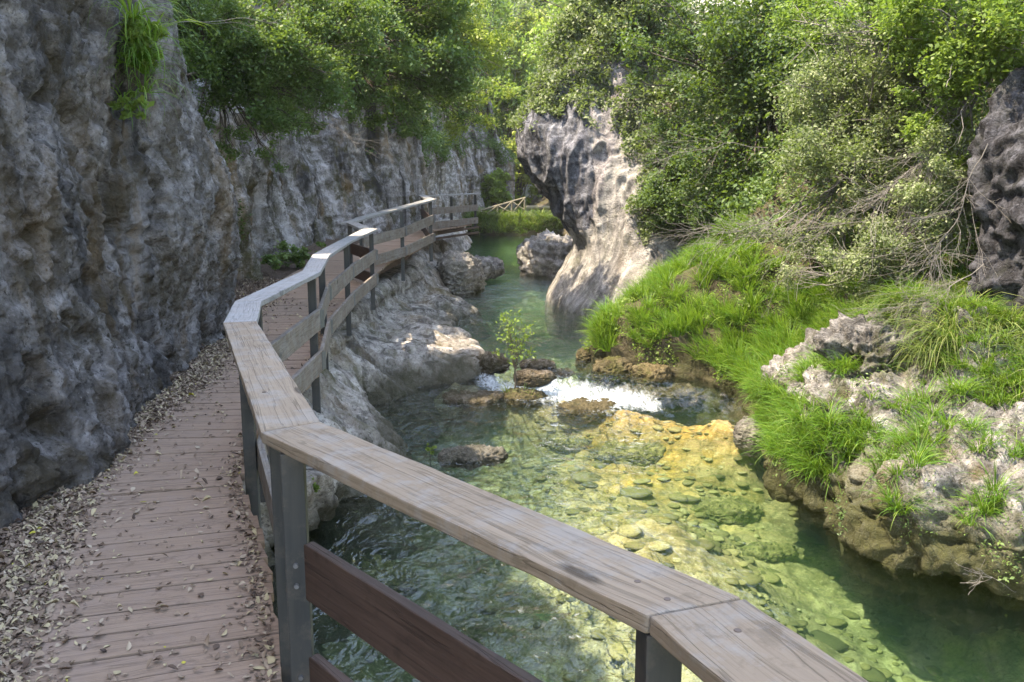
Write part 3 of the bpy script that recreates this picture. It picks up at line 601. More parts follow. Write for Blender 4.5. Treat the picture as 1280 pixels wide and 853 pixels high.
def disc(name, c, r, h, mat, parent, axis='Z'):
    bm = bmesh.new(); bmesh.ops.create_cone(bm, cap_ends=True, segments=14, radius1=r, radius2=r*.85, depth=h)
    me = bpy.data.meshes.new(name); bm.to_mesh(me); bm.free(); me.materials.append(mat)
    o = bpy.data.objects.new(name, me); col.objects.link(o); o.parent = parent
    if axis == 'Z': o.location = (Vector(c)-Vector(parent.location)-Vector(parent.parent.location)) if parent.parent else Vector(c)-Vector(parent.location)
    return o

# ------------------------------------------------------------------ railing
H0 = 2.2
# node: (Lpx, Lpy, Rpx, Rpy, z of the rail top)
nodes = {
 'n': (326, 540, 400, 527, 2.2), 'a': (279, 403.5, 320.8, 401.5, 2.19), 'b': (293.5, 376.6, 327.2, 376.2, 2.18), 'c': (377.6, 338.7, 400.5, 339.7, 2.18),
 'd': (391, 317.8, 411.9, 318.8, 2.17), 'e': (423.4, 300.9, 441.4, 299.9, 2.18), 'f': (455.2, 285, 472.4, 286, 2.22)}
NW = {kk: (atz(v[0], v[1], v[4]), atz(v[2], v[3], v[4])) for kk, v in nodes.items()}
oL = atz(810, 770.5, 2.2); oR = atz(929, 746, 2.2)
pL = atz(909, 853, 2.2); pR = atz(1085, 853, 2.2)
pL = oL+(pL-oL)*3.0; pR = oR+(pR-oR)*2.2
gC = A([-2.83, 15.2, 2.27]); hC = A([-2.72, 16.0, 2.3])
gL = atd(428.5, 278.8, 15.0); gR = atd(445, 278.2, 15.35)
hL = atd(446.8, 271.5, 16.3); hR = atd(455, 274.2, 15.9)
iL = atd(532.5, 247.0, 19.3); iR = atd(543, 250.2, 18.9)
jL = atd(521, 244.2, 24.4); jR = atd(534, 244.3, 24.3)
kL = atd(531, 244.3, 24.7); kR = atd(543, 245.2, 24.4); lL = atd(597, 240.8, 27.9); lR = atd(599, 242.3, 27.5)
rail = empty('wooden_railing', (-1.6, 5.2, 1.25))
tag(rail, 'zigzag wooden railing with broad weathered handrail along the boardwalk', 'railing')
TK = .038
def hb(L0, R0, L1, R1, mat, cuts=0, jit=0, seed=0, gap=.003, tk=TK):
    L0, R0, L1, R1 = map(A, (L0, R0, L1, R1)); d = (L1+R1-L0-R0)/2; d = d/np.linalg.norm(d)*gap
    return prism('handrail', [L0+d, L1-d, R1-d, R0+d], (0, 0, -tk), mat, rail, .005, cuts, jit, seed)
hr1 = hb(oL, oR, pL, pR, M['handrail'], 40, .004, 1)
hr2 = hb(*NW['n'], oL, oR, M['handrail'], 60, .004, 2)
hr3 = hb(*NW['a'], *NW['n'], M['handrail'], 60, .003, 3)
seq = ['a', 'b', 'c', 'd', 'e', 'f']
for i in range(5): hb(*NW[seq[i]], *NW[seq[i+1]], M['handrail_grey'], 14, .003, 4+i, .001)
fL, fR = NW['f']
fL, fR = NW['f']
def strip(C0, C1, wd, mat, seed, gap=.002):
    C0, C1 = A(C0), A(C1); d = C1-C0; n_ = A([-d[1], d[0], 0]); n_ = n_/np.linalg.norm(n_)*wd/2
    return hb(C0+n_, C0-n_, C1+n_, C1-n_, mat, 6, .003, seed, gap)
fC = (fL+fR)/2; gM = (gL+gR)/2; hM = (hL+hR)/2; iM = (iL+iR)/2; jM = (jL+jR)/2; kM = (kL+kR)/2; lM = (lL+lR)/2
strip(fC+A([-.12, .08, .004]), gM+A([.05, -.02, .004]), .19, M['handrail_grey'], 12)
strip(gM-A([.06, .0, -.0]), hM, .19, M['handrail_grey'], 13)
strip(hM+A([-.03, 0, .004]), iM+A([.05, .02, .0]), .2, M['handrail_grey'], 14)
strip(iM, jM, .2, M['handrail_grey'], 15)
strip(kM-A([.15, 0, -.004]), lM, .2, M['handrail_grey'], 16)
# plugs in the near handrail
for par, pts in ((hr2, [(797, 727), (834, 749)]), (hr1, [(922, 788)]), (hr3, [(330, 490)])):
    for px, py in pts:
        c = atz(px, py, 2.2005); me_o = disc('bolt', c, .0075, .002, M['bolt'], par)
        pl = Vector(par.location)+Vector(rail.location); R = par.rotation_euler.to_matrix()
        me_o.location = R.transposed() @ (Vector(c)-pl)
# posts
def mid(kk): return (NW[kk][0]+NW[kk][1])/2
PW = .072
PO = {}
def mkpost(key, p, z0, br=True):
    PO[key] = p; o = post('post', p[0], p[1], z0, p[2]-TK-.003, PW, M['post'], rail, .15)
    return o
nM = mid('n')
p1 = atz(365, 548, 2.2); p2 = atz(337, 520, 2.2)
mkpost('n', p1, .2); mkpost('n2', p2+A([.02, .05, 0]), .85)
ap = mid('a')+A([.0, .06, 0]); mkpost('a', ap, .6)
for kk, z0 in (('c', .72), ('d', .75), ('e', .85), ('f', .88)): mkpost(kk, mid(kk), z0)
mkpost('b', mid('b')+A([.02, .1, 0]), .7)
mkpost('g', gM, 1.2); mkpost('h', hM, 1.2)
mP = A([-2.2, 17.6, 0]); mP[2] = np.interp(.5, [0, 1], [hM[2], iM[2]])+.02; mP = atd(502, 262, 17.6)
mkpost('m', mP, 1.0); mkpost('i', iM, 1.25); kP = atd(564, 244, 26.1); mkpost('k', kP, 1.55); mkpost('l', atd(594, 242, 27.6), 1.5)
mkpost('j', jM+A([0, 0, 0]), 1.4); 
oP = (oL+oR)/2+A([-.07, .0, 0]); mkpost('o', oP, .9)
mkpost('pp', (pL+pR)/2, .9)
for dd in ((-2.75, 19.2), (-3.0, 21.5)): pass
# side boards on the river side of the posts
def side(p0, p1_, mat, off=.06, ext=.04, hgt=.19, drops=(.34, .73), th=.036, sgn=1, e0=None, e1=None):
    p0, p1_ = A(p0), A(p1_); d = p1_-p0; d2 = A([d[0], d[1], 0]); d2 /= np.linalg.norm(d2); n_ = A([d2[1], -d2[0], 0])*sgn
    for dr_ in drops:
        a_ = p0-d2*(ext if e0 is None else e0)+n_*off-A([0, 0, dr_]); b_ = p1_+d2*(ext if e1 is None else e1)+n_*off-A([0, 0, dr_])
        prism('rail_board', [a_-n_*th/2, b_-n_*th/2, b_+n_*th/2, a_+n_*th/2], (0, 0, -hgt), mat, rail, .004, 10, .002, int(abs(p0[1])*7))
side(PO['n']+A([.0, -.0, 0]), PO['o'], M['board'], off=-.0+.02, sgn=-1, e0=-.04, e1=-.04)
side(PO['a'], PO['n2'], M['board_grey'], off=.055, sgn=-1, e0=-.02, e1=.02)
side(PO['o'], PO['pp'], M['board'], off=.05, sgn=-1)
side(PO['b'], PO['c'], M['board_grey'], e1=.0); side(PO['c'], PO['d'], M['board_grey'], off=.062, e0=.03); side(PO['d'], PO['e'], M['board_grey'], off=.07)
side(PO['e'], PO['f'], M['board_grey'], off=.06); side(PO['g'], PO['f'], M['board'], off=.0, e0=-.04, e1=-.04)  # g-f return board takes the dark wood as its inner-face shade
side(PO['a'], PO['b'], M['board_grey'])
hm0 = atd(447, 276, 17.3)
side(PO['h'], PO['m'], M['board_grey']); side(PO['m'], PO['i'], M['board_grey']); side(PO['i'], PO['j'], M['board'], off=-.02); side(kM-A([.1, 0, 0]), PO['l'], M['board_grey'])
for kk in 'cdefmik':
    p = PO[kk]
    nrm = A([.95, -.31, 0])
    for dz in (.34, .73):
        c_ = p+nrm*.092-A([0, 0, dz+.01]); t_ = A([.31, .95, 0])*.045
        t_ = t_*.75; b_ = prism('bracket', [c_-t_, c_+t_, c_+t_+nrm*.006, c_-t_+nrm*.006], (0, 0, -.165), M['steel'], rail, .0015)

# ------------------------------------------------------------------ deck
walk = empty('boardwalk', (-1.4, 5, 1.25)); tag(walk, 'narrow plank boardwalk of reddish-brown boards littered with dry leaves', 'boardwalk')
redge = [A([.9, .3]), A([.25, 1.15]), atz(358, 860, 1.25)[:2], atz(344, 750, 1.25)[:2], atz(328, 675, 1.25)[:2], atz(303, 600, 1.25)[:2], A([-1.78, 5.9]), A([-1.8, 7.9]), A([-2.12, 9.8]), A([-2.28, 12]), A([-2.35, 14.1]), A([-2.5, 15.2]), A([-2.4, 17.5]), A([-1.95, 19]), A([-2.2, 22]), A([-2.2, 24.4]), A([-1.2, 27.4])]
redge = A(redge); wid = A([1.3, 1.35, 1.35, 1.35, 1.35, 1.35, 1.35, 1.4, 1.5, 1.6, 1.6, 1.5, 1.5, 1.5, 1.4, 1.4, 1.2])
zdk = A([1.25]*9+[1.24, 1.27, 1.3, 1.42, 1.55, 1.6, 1.62, 1.65])
dn_ = np.gradient(redge, axis=0); dn_ /= np.linalg.norm(dn_, axis=1)[:, None]; nl_ = np.stack([-dn_[:, 1], dn_[:, 0]], 1)
nl_[2:6] = nl_[2:6]*.5+A([-.97, -.22])*.5; nl_ /= np.linalg.norm(nl_, axis=1)[:, None]
nl_[-1] = A([-.3, .95])
ledge = redge+nl_*wid[:, None]
cen = (redge+ledge)/2; sl_ = np.concatenate([[0], np.cumsum(np.linalg.norm(np.diff(cen, axis=0), axis=1))])
def rpt(s_):
    f = lambda arr: A([np.interp(s_, sl_, arr[:, 0]), np.interp(s_, sl_, arr[:, 1])])
    return f(redge), f(ledge), float(np.interp(s_, sl_, zdk))
s_ = .3; i = 0
while s_ < sl_[-1]-.3:
    wdt = .187 if s_ < 12.5 else .3
    r0, l0, z0 = rpt(s_); r1, l1, z1 = rpt(s_+wdt); e = rng.normal(0, .006, 4); g_ = .009 if i % 2 else .0035
    f = g_/wdt; dz = rng.normal(0, .003)
    q = [A([*(r0+(r1-r0)*f), z0+dz]), A([*(l0+(l1-l0)*f), z0+dz]), A([*(l1-(l1-l0)*f), z1+dz]), A([*(r1-(r1-r0)*f), z1+dz])]
    dr_ = (r0-l0)/np.linalg.norm(r0-l0)
    for t_ in (0, 3): q[t_][:2] += dr_*rng.normal(0, .012)
    prism('plank', q, (0, 0, -.045), M['deck'], walk, .004, 8 if s_ < 8 else 0, .003, i)
    s_ += wdt; i += 1
for t0, t1 in zip(np.arange(2, sl_[-1]-2, 2.2), np.arange(4.2, sl_[-1], 2.2)):
    for fr_ in (.1, .9):
        r0, l0, z0 = rpt(t0); r1, l1, z1 = rpt(t1); a_ = A([*(r0+(l0-r0)*fr_), z0-.05]); b_ = A([*(r1+(l1-r1)*fr_), z1-.05])
        n_ = A([.03, 0, 0]); prism('joist', [a_-n_, b_-n_, b_+n_, a_+n_], (0, 0, -.12), M['board'], walk, .003)
# far deck outer beams with cross bracing seen under the last section
for dz in (0, .16):
    a_ = kM+A([-.05, -.02, -1.02-dz]); b_ = lM+A([0, -.02, -1.02-dz]); n_ = A([.02, -.04, 0])
    prism('beam', [a_-n_, b_-n_, b_+n_, a_+n_], (0, 0, -.06), M['board'], walk, .003)

# ground strip between deck and cliff
gst = np.linspace(-3, 24, 220); wy = [s_[0][1] for s_ in st]; wx = [s_[0][0] for s_ in st]
lx = np.interp(gst, ledge[:, 1], ledge[:, 0]); cx = np.interp(gst, wy, wx)-.7
T = np.linspace(0, 1, 24); GX = lx[:, None]+.12+(cx-lx-.12)[:, None]*T[None]; GY = np.repeat(gst[:, None], 24, 1)
zd = np.interp(gst, ledge[:, 1], zdk)
GZ = zd[:, None]-.06+(.34*T**1.4+.0)[None]+.03*fbm(np.stack([GX, GY, GX*0], -1), 4, 3)
stripP = np.stack([GX, GY, GZ], -1)
raw_mesh('path', stripP.reshape(-1, 3), grid_faces(220, 24), M['soil']); tag(bpy.data.objects['path'], 'strip of soil and dry leaves at the cliff foot', kind='structure')

# ------------------------------------------------------------------ leaf litter
def litter(name, P0, L, Nrm_jit, tint, mat):
    n = len(P0); rows, cols = 5, 3
    u = np.linspace(-.5, .5, rows); wdt = A([.02, .75, 1, .7, .02])*.42
    yaw = rng.uniform(0, 2*math.pi, n); cyaw, syaw = np.cos(yaw), np.sin(yaw)
    curl = rng.normal(0, .35, n); fold = rng.normal(.12, .18, n)
    X_ = np.zeros((n, rows, cols)); Y_ = X_.copy(); Z_ = X_.copy(); asp = rng.uniform(.5, 1.4, n)
    for r in range(rows):
        for c in range(cols):
            X_[:, r, c] = u[r]*L; Y_[:, r, c] = (c-1)*wdt[r]*L*.62*asp; Z_[:, r, c] = curl*L*(u[r]**2*1.6)+abs(c-1)*fold*L*wdt[r]*2
    tp, tr = rng.normal(0, Nrm_jit, n), rng.normal(0, Nrm_jit, n)
    Z_ += X_*np.tan(tp)[:, None, None]+Y_*np.tan(tr)[:, None, None]
    Z_ -= Z_.min((1, 2))[:, None, None]; 
    xx = X_*cyaw[:, None, None]-Y_*syaw[:, None, None]; yy = X_*syaw[:, None, None]+Y_*cyaw[:, None, None]
    V = np.stack([xx, yy, Z_], -1)+P0[:, None, None, :]
    f = grid_faces(rows, cols); Fq = (f[None]+(np.arange(n)*rows*cols)[:, None, None]).reshape(-1, 4)
    o = raw_mesh(name, V.reshape(-1, 3), Fq, mat, attrs={'tint': np.repeat(tint, rows*cols)}); return o
nlv = 56000
yy = 2.2+(rng.random(nlv)**1.25)*13; lx_ = np.interp(yy, ledge[:, 1], ledge[:, 0]); rx_ = np.interp(yy, redge[:, 1], redge[:, 0]); cx_ = np.interp(yy, wy, wx)-.2
t = rng.random(nlv)
xx = np.where(rng.random(nlv) < .96, cx_+(lx_+.38-cx_+.0)*t**.8+rng.normal(0, .07, nlv)+np.abs(rng.normal(0, .10, nlv)), lx_+(rx_-lx_)*rng.random(nlv)**.9)
ed = rng.random(nlv) < .03; xx = np.where(ed, rx_-.03-np.abs(rng.normal(0, .05, nlv)), xx)
ok = (xx < rx_-.01) & (xx > cx_-.1); xx, yy, lx_, cx_ = xx[ok], yy[ok], lx_[ok], cx_[ok]
T_ = np.clip((lx_+.12-xx)/(lx_+.12-(cx_-.5)), 0, 1)
zz = np.where(xx > lx_+.0, 1.253+.03*np.clip(1-(xx-lx_)/.35, 0, 1)*rng.random(len(xx)), 1.25+.34*T_**1.4-.03+rng.random(len(xx))*.035)
zz += np.where(yy > 14, (yy-14)*.03, 0)
L = np.clip(rng.lognormal(-3.65, .32, len(xx)), .012, .055); tint = np.clip(rng.normal(.58, .28, len(xx))-.05+.2*(xx > lx_+.25), 0, .96); tint[rng.random(len(xx)) < .006] = 1
tag(litter('fallen_leaves', np.stack([xx, yy, zz], -1), L, .28, tint, M['litter']), 'dry curled leaves drifted against the cliff foot and over the planks', 'leaf litter', kind='stuff')

# ------------------------------------------------------------------ leaves, tubes, grass
def leaves(name, C, size, mat, parent, tint, up=.35, aspect=.55):
    kp = rng.random(len(C)) < .72; C = C[kp]; size = size[kp]*1.25*rng.choice([.75, 1, 1.35], kp.sum()); tint = tint[kp]
    n = len(C); d = rng.normal(size=(n, 3)); d /= np.linalg.norm(d, axis=1)[:, None]
    nr = rng.normal(size=(n, 3)); nr[:, 2] = np.abs(nr[:, 2])+up; nr[:, 0] -= .15
    s_ = np.cross(nr, d); s_ /= np.linalg.norm(s_, axis=1)[:, None]+1e-9; d = np.cross(s_, nr); d /= np.linalg.norm(d, axis=1)[:, None]+1e-9
    nr /= np.linalg.norm(nr, axis=1)[:, None]
    sz = size[:, None]; V = np.stack([C-d*sz*.5, C+s_*sz*aspect*.5+nr*sz*.08-d*sz*.05, C+d*sz*.5, C-s_*sz*aspect*.5+nr*sz*.08-d*sz*.05], 1)
    Fq = np.arange(4*n).reshape(n, 4)
    return raw_mesh(name, V.reshape(-1, 3), Fq, mat, parent, smooth=False, attrs={'tint': np.repeat(tint, 4)})
def tubes(name, lines, mat, parent=None, sides=5):
    Vs, Fs, o = [], [], 0; ang = np.linspace(0, 2*math.pi, sides, endpoint=False)
    for P_, R_ in lines:
        P_ = A(P_); R_ = A(R_); T_ = np.gradient(P_, axis=0); T_ /= np.linalg.norm(T_, axis=1)[:, None]+1e-9
        ref = A([.31, .17, .93]); a_ = np.cross(T_, ref); a_ /= np.linalg.norm(a_, axis=1)[:, None]+1e-9; b_ = np.cross(T_, a_)
        V = P_[:, None]+R_[:, None, None]*(np.cos(ang)[None, :, None]*a_[:, None]+np.sin(ang)[None, :, None]*b_[:, None])
        Vs.append(V.reshape(-1, 3)); Fs.append(grid_faces(len(P_), sides, True)+o); o += len(P_)*sides
    return raw_mesh(name, np.concatenate(Vs), np.concatenate(Fs), mat, parent)
def limb(a, b, r0, r1, n=8, wob=.08, sag=0):
    a, b = A(a), A(b); t = np.linspace(0, 1, n); L_ = np.linalg.norm(b-a)
    P_ = a+(b-a)*t[:, None]; nz = np.stack([fbm(np.stack([t*2.5+rng.random()*50, t*0+rng.random()*9, t*0], -1), 1, 2) for _ in range(3)], -1)
    P_ = P_+nz*wob*L_*(np.sin(t*math.pi)[:, None]*.7+t[:, None]*.3); P_[:, 2] += sag*np.sin(t*math.pi)*L_
    return P_, r0+(r1-r0)*t
def tree(name, label, cat, base, ells, mat, leaf=.04, n=20000, nsub=40, tr=.08, group=None, clump=.28, trunk='trunk', bark='bark', twigs=2, up=.35, tintmu=.45):
    root = empty(name, base); tag(root, label, cat, group); base = A(base)
    tot = sum(e[1][0]*e[1][1]*e[1][2] for e in ells)**(1/1); subs = []; rs = []; pr = []
    for c, r in ells:
        k_ = max(3, int(nsub*(r[0]*r[1]*r[2]/tot))); v = rng.normal(size=(k_, 3)); v /= np.linalg.norm(v, axis=1)[:, None]
        rad = rng.random(k_)**.45; s0 = A(c)+v*rad[:, None]*A(r); subs.append(s0); rs.append(np.repeat(clump*(np.prod(r)**(1/3)), k_)*rng.uniform(.6, 1.4, k_)); 
    subs = np.concatenate(subs); rs = np.concatenate(rs)
    wts = rs**2.2; idx = rng.choice(len(subs), n, p=wts/wts.sum())
    v = rng.normal(size=(n, 3)); v /= np.linalg.norm(v, axis=1)[:, None]; rad = rng.random(n)**.5*1.15
    v[:, 2] *= .75
    v *= rng.uniform(.5, 1.3, n)[:, None]; C = subs[idx]+v*(rad*rs[idx])[:, None]
    C += .25*rs[idx][:, None]*np.stack([fbm(C, 1.5/rs.mean()*.4, 2, off=o_) for o_ in (0, 20, 40)], -1)
    st_ = rng.normal(0, .12, len(subs)); tint = np.clip(tintmu+st_[idx]+rng.normal(0, .16, n), 0, 1)
    leaves('crown', C, rng.uniform(.65, 1.3, n)*leaf, mat, root, tint, up)
    lines = []; ctr = subs.mean(0); fork = base+(ctr-base)*.45
    lines.append(limb(base-A([0, 0, .15]), fork, tr, tr*.7, 10, .06))
    for s0, r_ in zip(subs, rs):
        a_ = fork+(rng.random()-.6)*.5*(fork-base)*.6; P_, R_ = limb(a_, s0, tr*.28, tr*.05+.001, 8, .12); lines.append((P_, R_))
        for q in range(twigs):
            e_ = s0+rng.normal(size=3)*r_*.8; st0 = P_[rng.integers(4, 8)]; lines.append(limb(st0, e_, tr*.07+.001, .0012+tr*.02, 5, .15))
    tubes(trunk, lines, M[bark], root)
    return root
def E(px, py, D, rx, ry, rz):
    return (atd(px, py, D), (rx, ry, rz))

# grass blades
def blades(name, B, heading, L, wd, lean, mat, tint, droop=1.0, seg=4):
    n = len(B); t = np.linspace(0, 1, seg+1); hx, hy = np.cos(heading), np.sin(heading)
    V = np.zeros((n, seg+1, 2, 3)); px_, py_ = -hy, hx
    tw = rng.uniform(-.6, .6, n)
    for i, tt_ in enumerate(t):
        ang = lean+droop*tt_*1.1; 
        if i == 0: r = np.zeros(n); z = np.zeros(n)
        else: r = r+np.sin(lean+droop*(tt_-.5/seg)*1.1)*L/seg; z = z+np.cos(np.minimum(lean+droop*(tt_-.5/seg)*1.1, 2.6))*L/seg
        w_ = wd*(1-tt_**1.5)*.5+.0004
        for k_, sg in enumerate((-1, 1)):
            V[:, i, k_, 0] = B[:, 0]+hx*r+px_*w_*sg; V[:, i, k_, 1] = B[:, 1]+hy*r+py_*w_*sg; V[:, i, k_, 2] = B[:, 2]+z+sg*w_*tw
    f = A([[2*i, 2*i+1, 2*i+3, 2*i+2] for i in range(seg)]); Fq = (f[None]+(np.arange(n)*(seg+1)*2)[:, None, None]).reshape(-1, 4)
    return raw_mesh(name, V.reshape(-1, 3), Fq, mat, attrs={'tint': np.repeat(tint, (seg+1)*2)})
def tufts(name, centres, per, rad, L, wd, mat, tmu=.5, droop=(.6, 1.5), leanm=.45, dirn=None, kd=None):
    k_ = len(centres); idx = np.repeat(np.arange(k_), per); n = len(idx)
    h = rng.uniform(0, 2*math.pi, n); r = rng.random(n)**.6*rad; ls = rng.uniform(.45, 1.35, k_)[idx]
    B = centres[idx]+np.stack([np.cos(h)*r, np.sin(h)*r, -.02-r*0], -1)
    if dirn is not None:
        a_ = np.arctan2(np.sin(h)+dirn[1], np.cos(h)+dirn[0]); h = a_
    lean = np.abs(rng.normal(0, leanm, n))+r/rad*.25; tint = np.clip(tmu+rng.normal(0, .14, k_)[idx]+rng.normal(0, .14, n), 0, 1)
    tint = np.where(rng.random(n) < .13, rng.uniform(.85, 1, n), tint)
    return blades(name, B, h+rng.normal(0, .25, n), L*ls*rng.uniform(.55, 1.15, n), wd*rng.uniform(.7, 1.3, n), lean, mat, tint, rng.uniform(*droop, n))

def pick(P_, mask, n):
    idx = np.argwhere(mask); j = idx[rng.integers(0, len(idx), n)]; return P_[j[:, 0], j[:, 1]]
# right slope grass
mk = (rbP[..., 1] > 9.3) & (rbP[..., 1] < 16.5) & (rbP[..., 2] > .42) & (rbP[..., 2] < 2.3) & (fbm(rbP, 2.4, 3) > -.1) & (rbP[..., 0]-rw(rbP[..., 1]) < 2.3)
c = pick(rbP, mk, 900); print('grass', len(c))
tag(tufts('grass', c, 72, .08, .35, .0115, M['grass'], .47, leanm=.32, dirn=(-.3, -.25), droop=(.25, 1.3)), 'lush bright green grass covering the right bank slope', 'grass', kind='stuff')
# small leafy ground plants in the slope
# mound grass
up_ = moN[..., 2] > .15
mk = up_ & (moP[..., 2] > .45) & (moP[..., 1] < 9.6) & (fbm(moP, 1.9, 3, off=3) > .02)
c = pick(moP, mk, 420)
mk2 = (moP[..., 2] > .3) & (moP[..., 2] < .8) & (moP[..., 0] < 3.2) & (moP[..., 1] > 7.6); c2 = pick(moP, mk2, 240)
c3 = pick(moP, (moP[..., 2] > 1.1) & (moP[..., 0] > 3.9) & (moN[..., 2] > .1), 110)
tag(tufts('sedge_grass', np.concatenate([c, c2]), 60, .06, .27, .0065, M['grass'], .35, leanm=.45, dirn=(-.2, -.3)), 'short green sedge growing from the pitted boulder', 'grass', kind='stuff')
tag(tufts('drooping_grass', c3, 55, .06, .5, .007, M['sedge'], .6, leanm=.5, dirn=(-.5, -.5), droop=(1.2, 2.2)), 'long drooping grass above the pitted boulder', 'grass', kind='stuff')

# ------------------------------------------------------------------ trees and shrubs, right side
tree('evergreen_tree', 'dense dark evergreen tree filling the shade behind the grassy slope', 'tree', (5.0, 17.5, 4.3),
     [E(945, 120, 16.5, 1.3, 1.3, 2.3), E(900, 215, 16, .9, 1, 1.1), E(1000, 40, 17, 1.6, 1.4, 1.8), E(860, 60, 17.5, 1.1, 1.2, 1.4), E(990, 230, 15.5, 1.1, 1, 1.2)], M['leaf_dark'], .055, 90000, 130, .13, clump=.28)
tree('grey_leaved_tree', 'grey-green tree leaning over the top of the rock nose', 'tree', (3.6, 22, 6.0),
     [E(770, 40, 21, 1.5, 1.4, 1.4), E(735, 110, 20.6, 1.0, .9, .8), E(840, 120, 20, 1.1, 1, 1.6), E(720, 10, 22, 1.0, 1, .9), E(820, 0, 20, 1.4, 1.2, 1.0)], M['leaf_grey'], .07, 60000, 110, .12, clump=.27, tintmu=.5)
tree('ivy_shrub', 'dark shrub clothing the right flank of the rock nose', 'shrub', (3.4, 18.3, 1.9),
     [E(850, 235, 17.6, .8, .6, 1.0), E(825, 180, 18.2, .55, .5, .8), E(865, 255, 17, .7, .6, .7)], M['leaf_mid'], .045, 42000, 90, .05, clump=.26, tintmu=.35)
tree('willow_shrub', 'large light green shrub leaning down over the grassy slope', 'shrub', (4.9, 12.6, 2.9),
     [E(1080, 170, 11.2, 1.1, .8, 1.0), E(1000, 290, 12, .8, .7, .45), E(1100, 270, 10.6, .75, .6, .75), E(1150, 90, 11, 1.0, .8, .9), E(1050, 90, 12, .8, .7, .7), E(1020, 220, 12, .55, .5, .5)], M['leaf_grey'], .032, 90000, 170, .07, clump=.27, twigs=4, bark='twig', tintmu=.5)
tree('broadleaf_tree', 'sunlit yellow-green tree at the upper right above the dark outcrop', 'tree', (5.9, 10.2, 4.2),
     [E(1210, 60, 9.6, .9, .7, .8), E(1140, 10, 10.4, 1.0, .8, .5), E(1250, 20, 9, .8, .7, .6), E(1190, 170, 9.6, .5, .5, .6), E(1060, 20, 12.5, .9, .7, .6)], M['leaf_bright'], .04, 60000, 120, .07, clump=.27, twigs=3, bark='twig', tintmu=.45)
tree('bramble_shrub', 'tangled low shrub between the grassy slope and the pitted boulder', 'shrub', (4.3, 10.2, 1.7),
     [E(1090, 330, 10, .7, .5, .4), E(1150, 300, 9.6, .6, .5, .5), E(1180, 230, 9.4, .5, .5, .6), E(1020, 340, 11, .55, .4, .35)], M['leaf_grey'], .026, 42000, 90, .03, clump=.28, twigs=5, bark='twig', tintmu=.6)
tree('edge_shrub', 'small bright shrub at the waterline in the lower right corner', 'shrub', (4.3, 6.2, .3),
     [E(1290, 700, 6.0, .2, .2, .16)], M['leaf_bright'], .03, 900, 14, .012, twigs=2, bark='twig')
tree('leafy_tree', 'mid green tree rising behind the evergreen at the top of the slope', 'tree', (7.5, 16, 7.5),
     [E(1050, 60, 14.5, 1.5, 1.2, 1.2), E(1130, 130, 13.5, 1.3, 1.1, 1.5), E(1230, 200, 12.5, 1.2, 1, 1.6), E(1180, -20, 14, 1.8, 1.4, 1.2)], M['leaf_mid'], .05, 70000, 120, .12, clump=.28)

# dead twiggy branches
def brush(name, label, start, end, n, spread, r0=.012, seed=0, sag=-.1, group=None):
    a_, b_ = A(start), A(end); r0 *= .55; n = int(n*1.7); lines = [limb(a_, b_, r0, r0*.3, 14, .1, sag)]; main = lines[0][0]
    L_ = np.linalg.norm(b_-a_)
    for i in range(n):
        s0 = main[rng.integers(3, 13)]; dirv = (b_-a_)/L_*.8+rng.normal(size=3)*spread; e_ = s0+dirv*L_*rng.uniform(.15, .45)
        l1 = limb(s0, e_, r0*.4, r0*.12, 9, .1, sag*.5); lines.append(l1)
        for j in range(5):
            s1 = l1[0][rng.integers(2, 8)]; e1 = s1+(dirv+rng.normal(size=3)*spread*1.2)*L_*rng.uniform(.06, .2); lines.append(limb(s1, e1, r0*.18, .0015, 6, .12))
    base = lines[0][0][0]; o = raw_from(name, lines, base); tag(o, label, 'branch', group); return o
def raw_from(name, lines, base):
    o = tubes(name, lines, M['twig']); v = np.empty(len(o.data.vertices)*3, np.float32); o.data.vertices.foreach_get('co', v)
    o.data.vertices.foreach_set('co', (v.reshape(-1, 3)-A(base)).astype(np.float32).ravel()); o.location = tuple(base); return o
brush('dead_branch', 'bare pale branch sweeping left through the upper right shrub', atd(1225, 110, 9.3), atd(1090, 250, 9.6), 22, .45, .014)
brush('dead_branch', 'bleached dead branches drooping over the top of the grassy slope', atd(1010, 255, 11.6), atd(860, 285, 11.8), 16, .45, .012)
brush('dead_branch', 'thin dead twigs fanned out in front of the dark evergreen', atd(960, 185, 13.2), atd(815, 205, 13.2), 9, .4, .01, sag=.08)
brush('dead_branch', 'grey brushwood hanging beside the dark outcrop', atd(1235, 180, 8.4), atd(1160, 330, 8.7), 20, .5, .01)
brush('dead_branch', 'tangle of brown roots under the shrub above the pitted boulder', atd(1230, 330, 8.3), atd(1130, 385, 8.6), 18, .6, .01)
brush('dead_branch', 'long slender branch arching across the shrub in the centre right', atd(1170, 225, 10), atd(960, 300, 11), 12, .35, .01)
brush('dead_branch', 'pale twig dipping to the water in the lower right corner', atd(1300, 735, 6.0), atd(1225, 712, 5.9), 3, .4, .006)
brush('dead_branch', 'straight dead stem jutting from the left cliff near the top', atd(140, 22, 7.6), atd(330, 26, 8.6), 2, .2, .009, sag=0)
0 and brush('dead_branch', 'looping bare vine hanging from the shrub on the left cliff', atd(250, 40, 10.5), atd(300, 95, 10.3), 8, .5, .008, sag=-.3)
brush('dead_branch', 'grey bare twigs at the foot of the left trees above the boardwalk corner', atd(360, 110, 14.5), atd(450, 180, 14.5), 9, .4, .008)

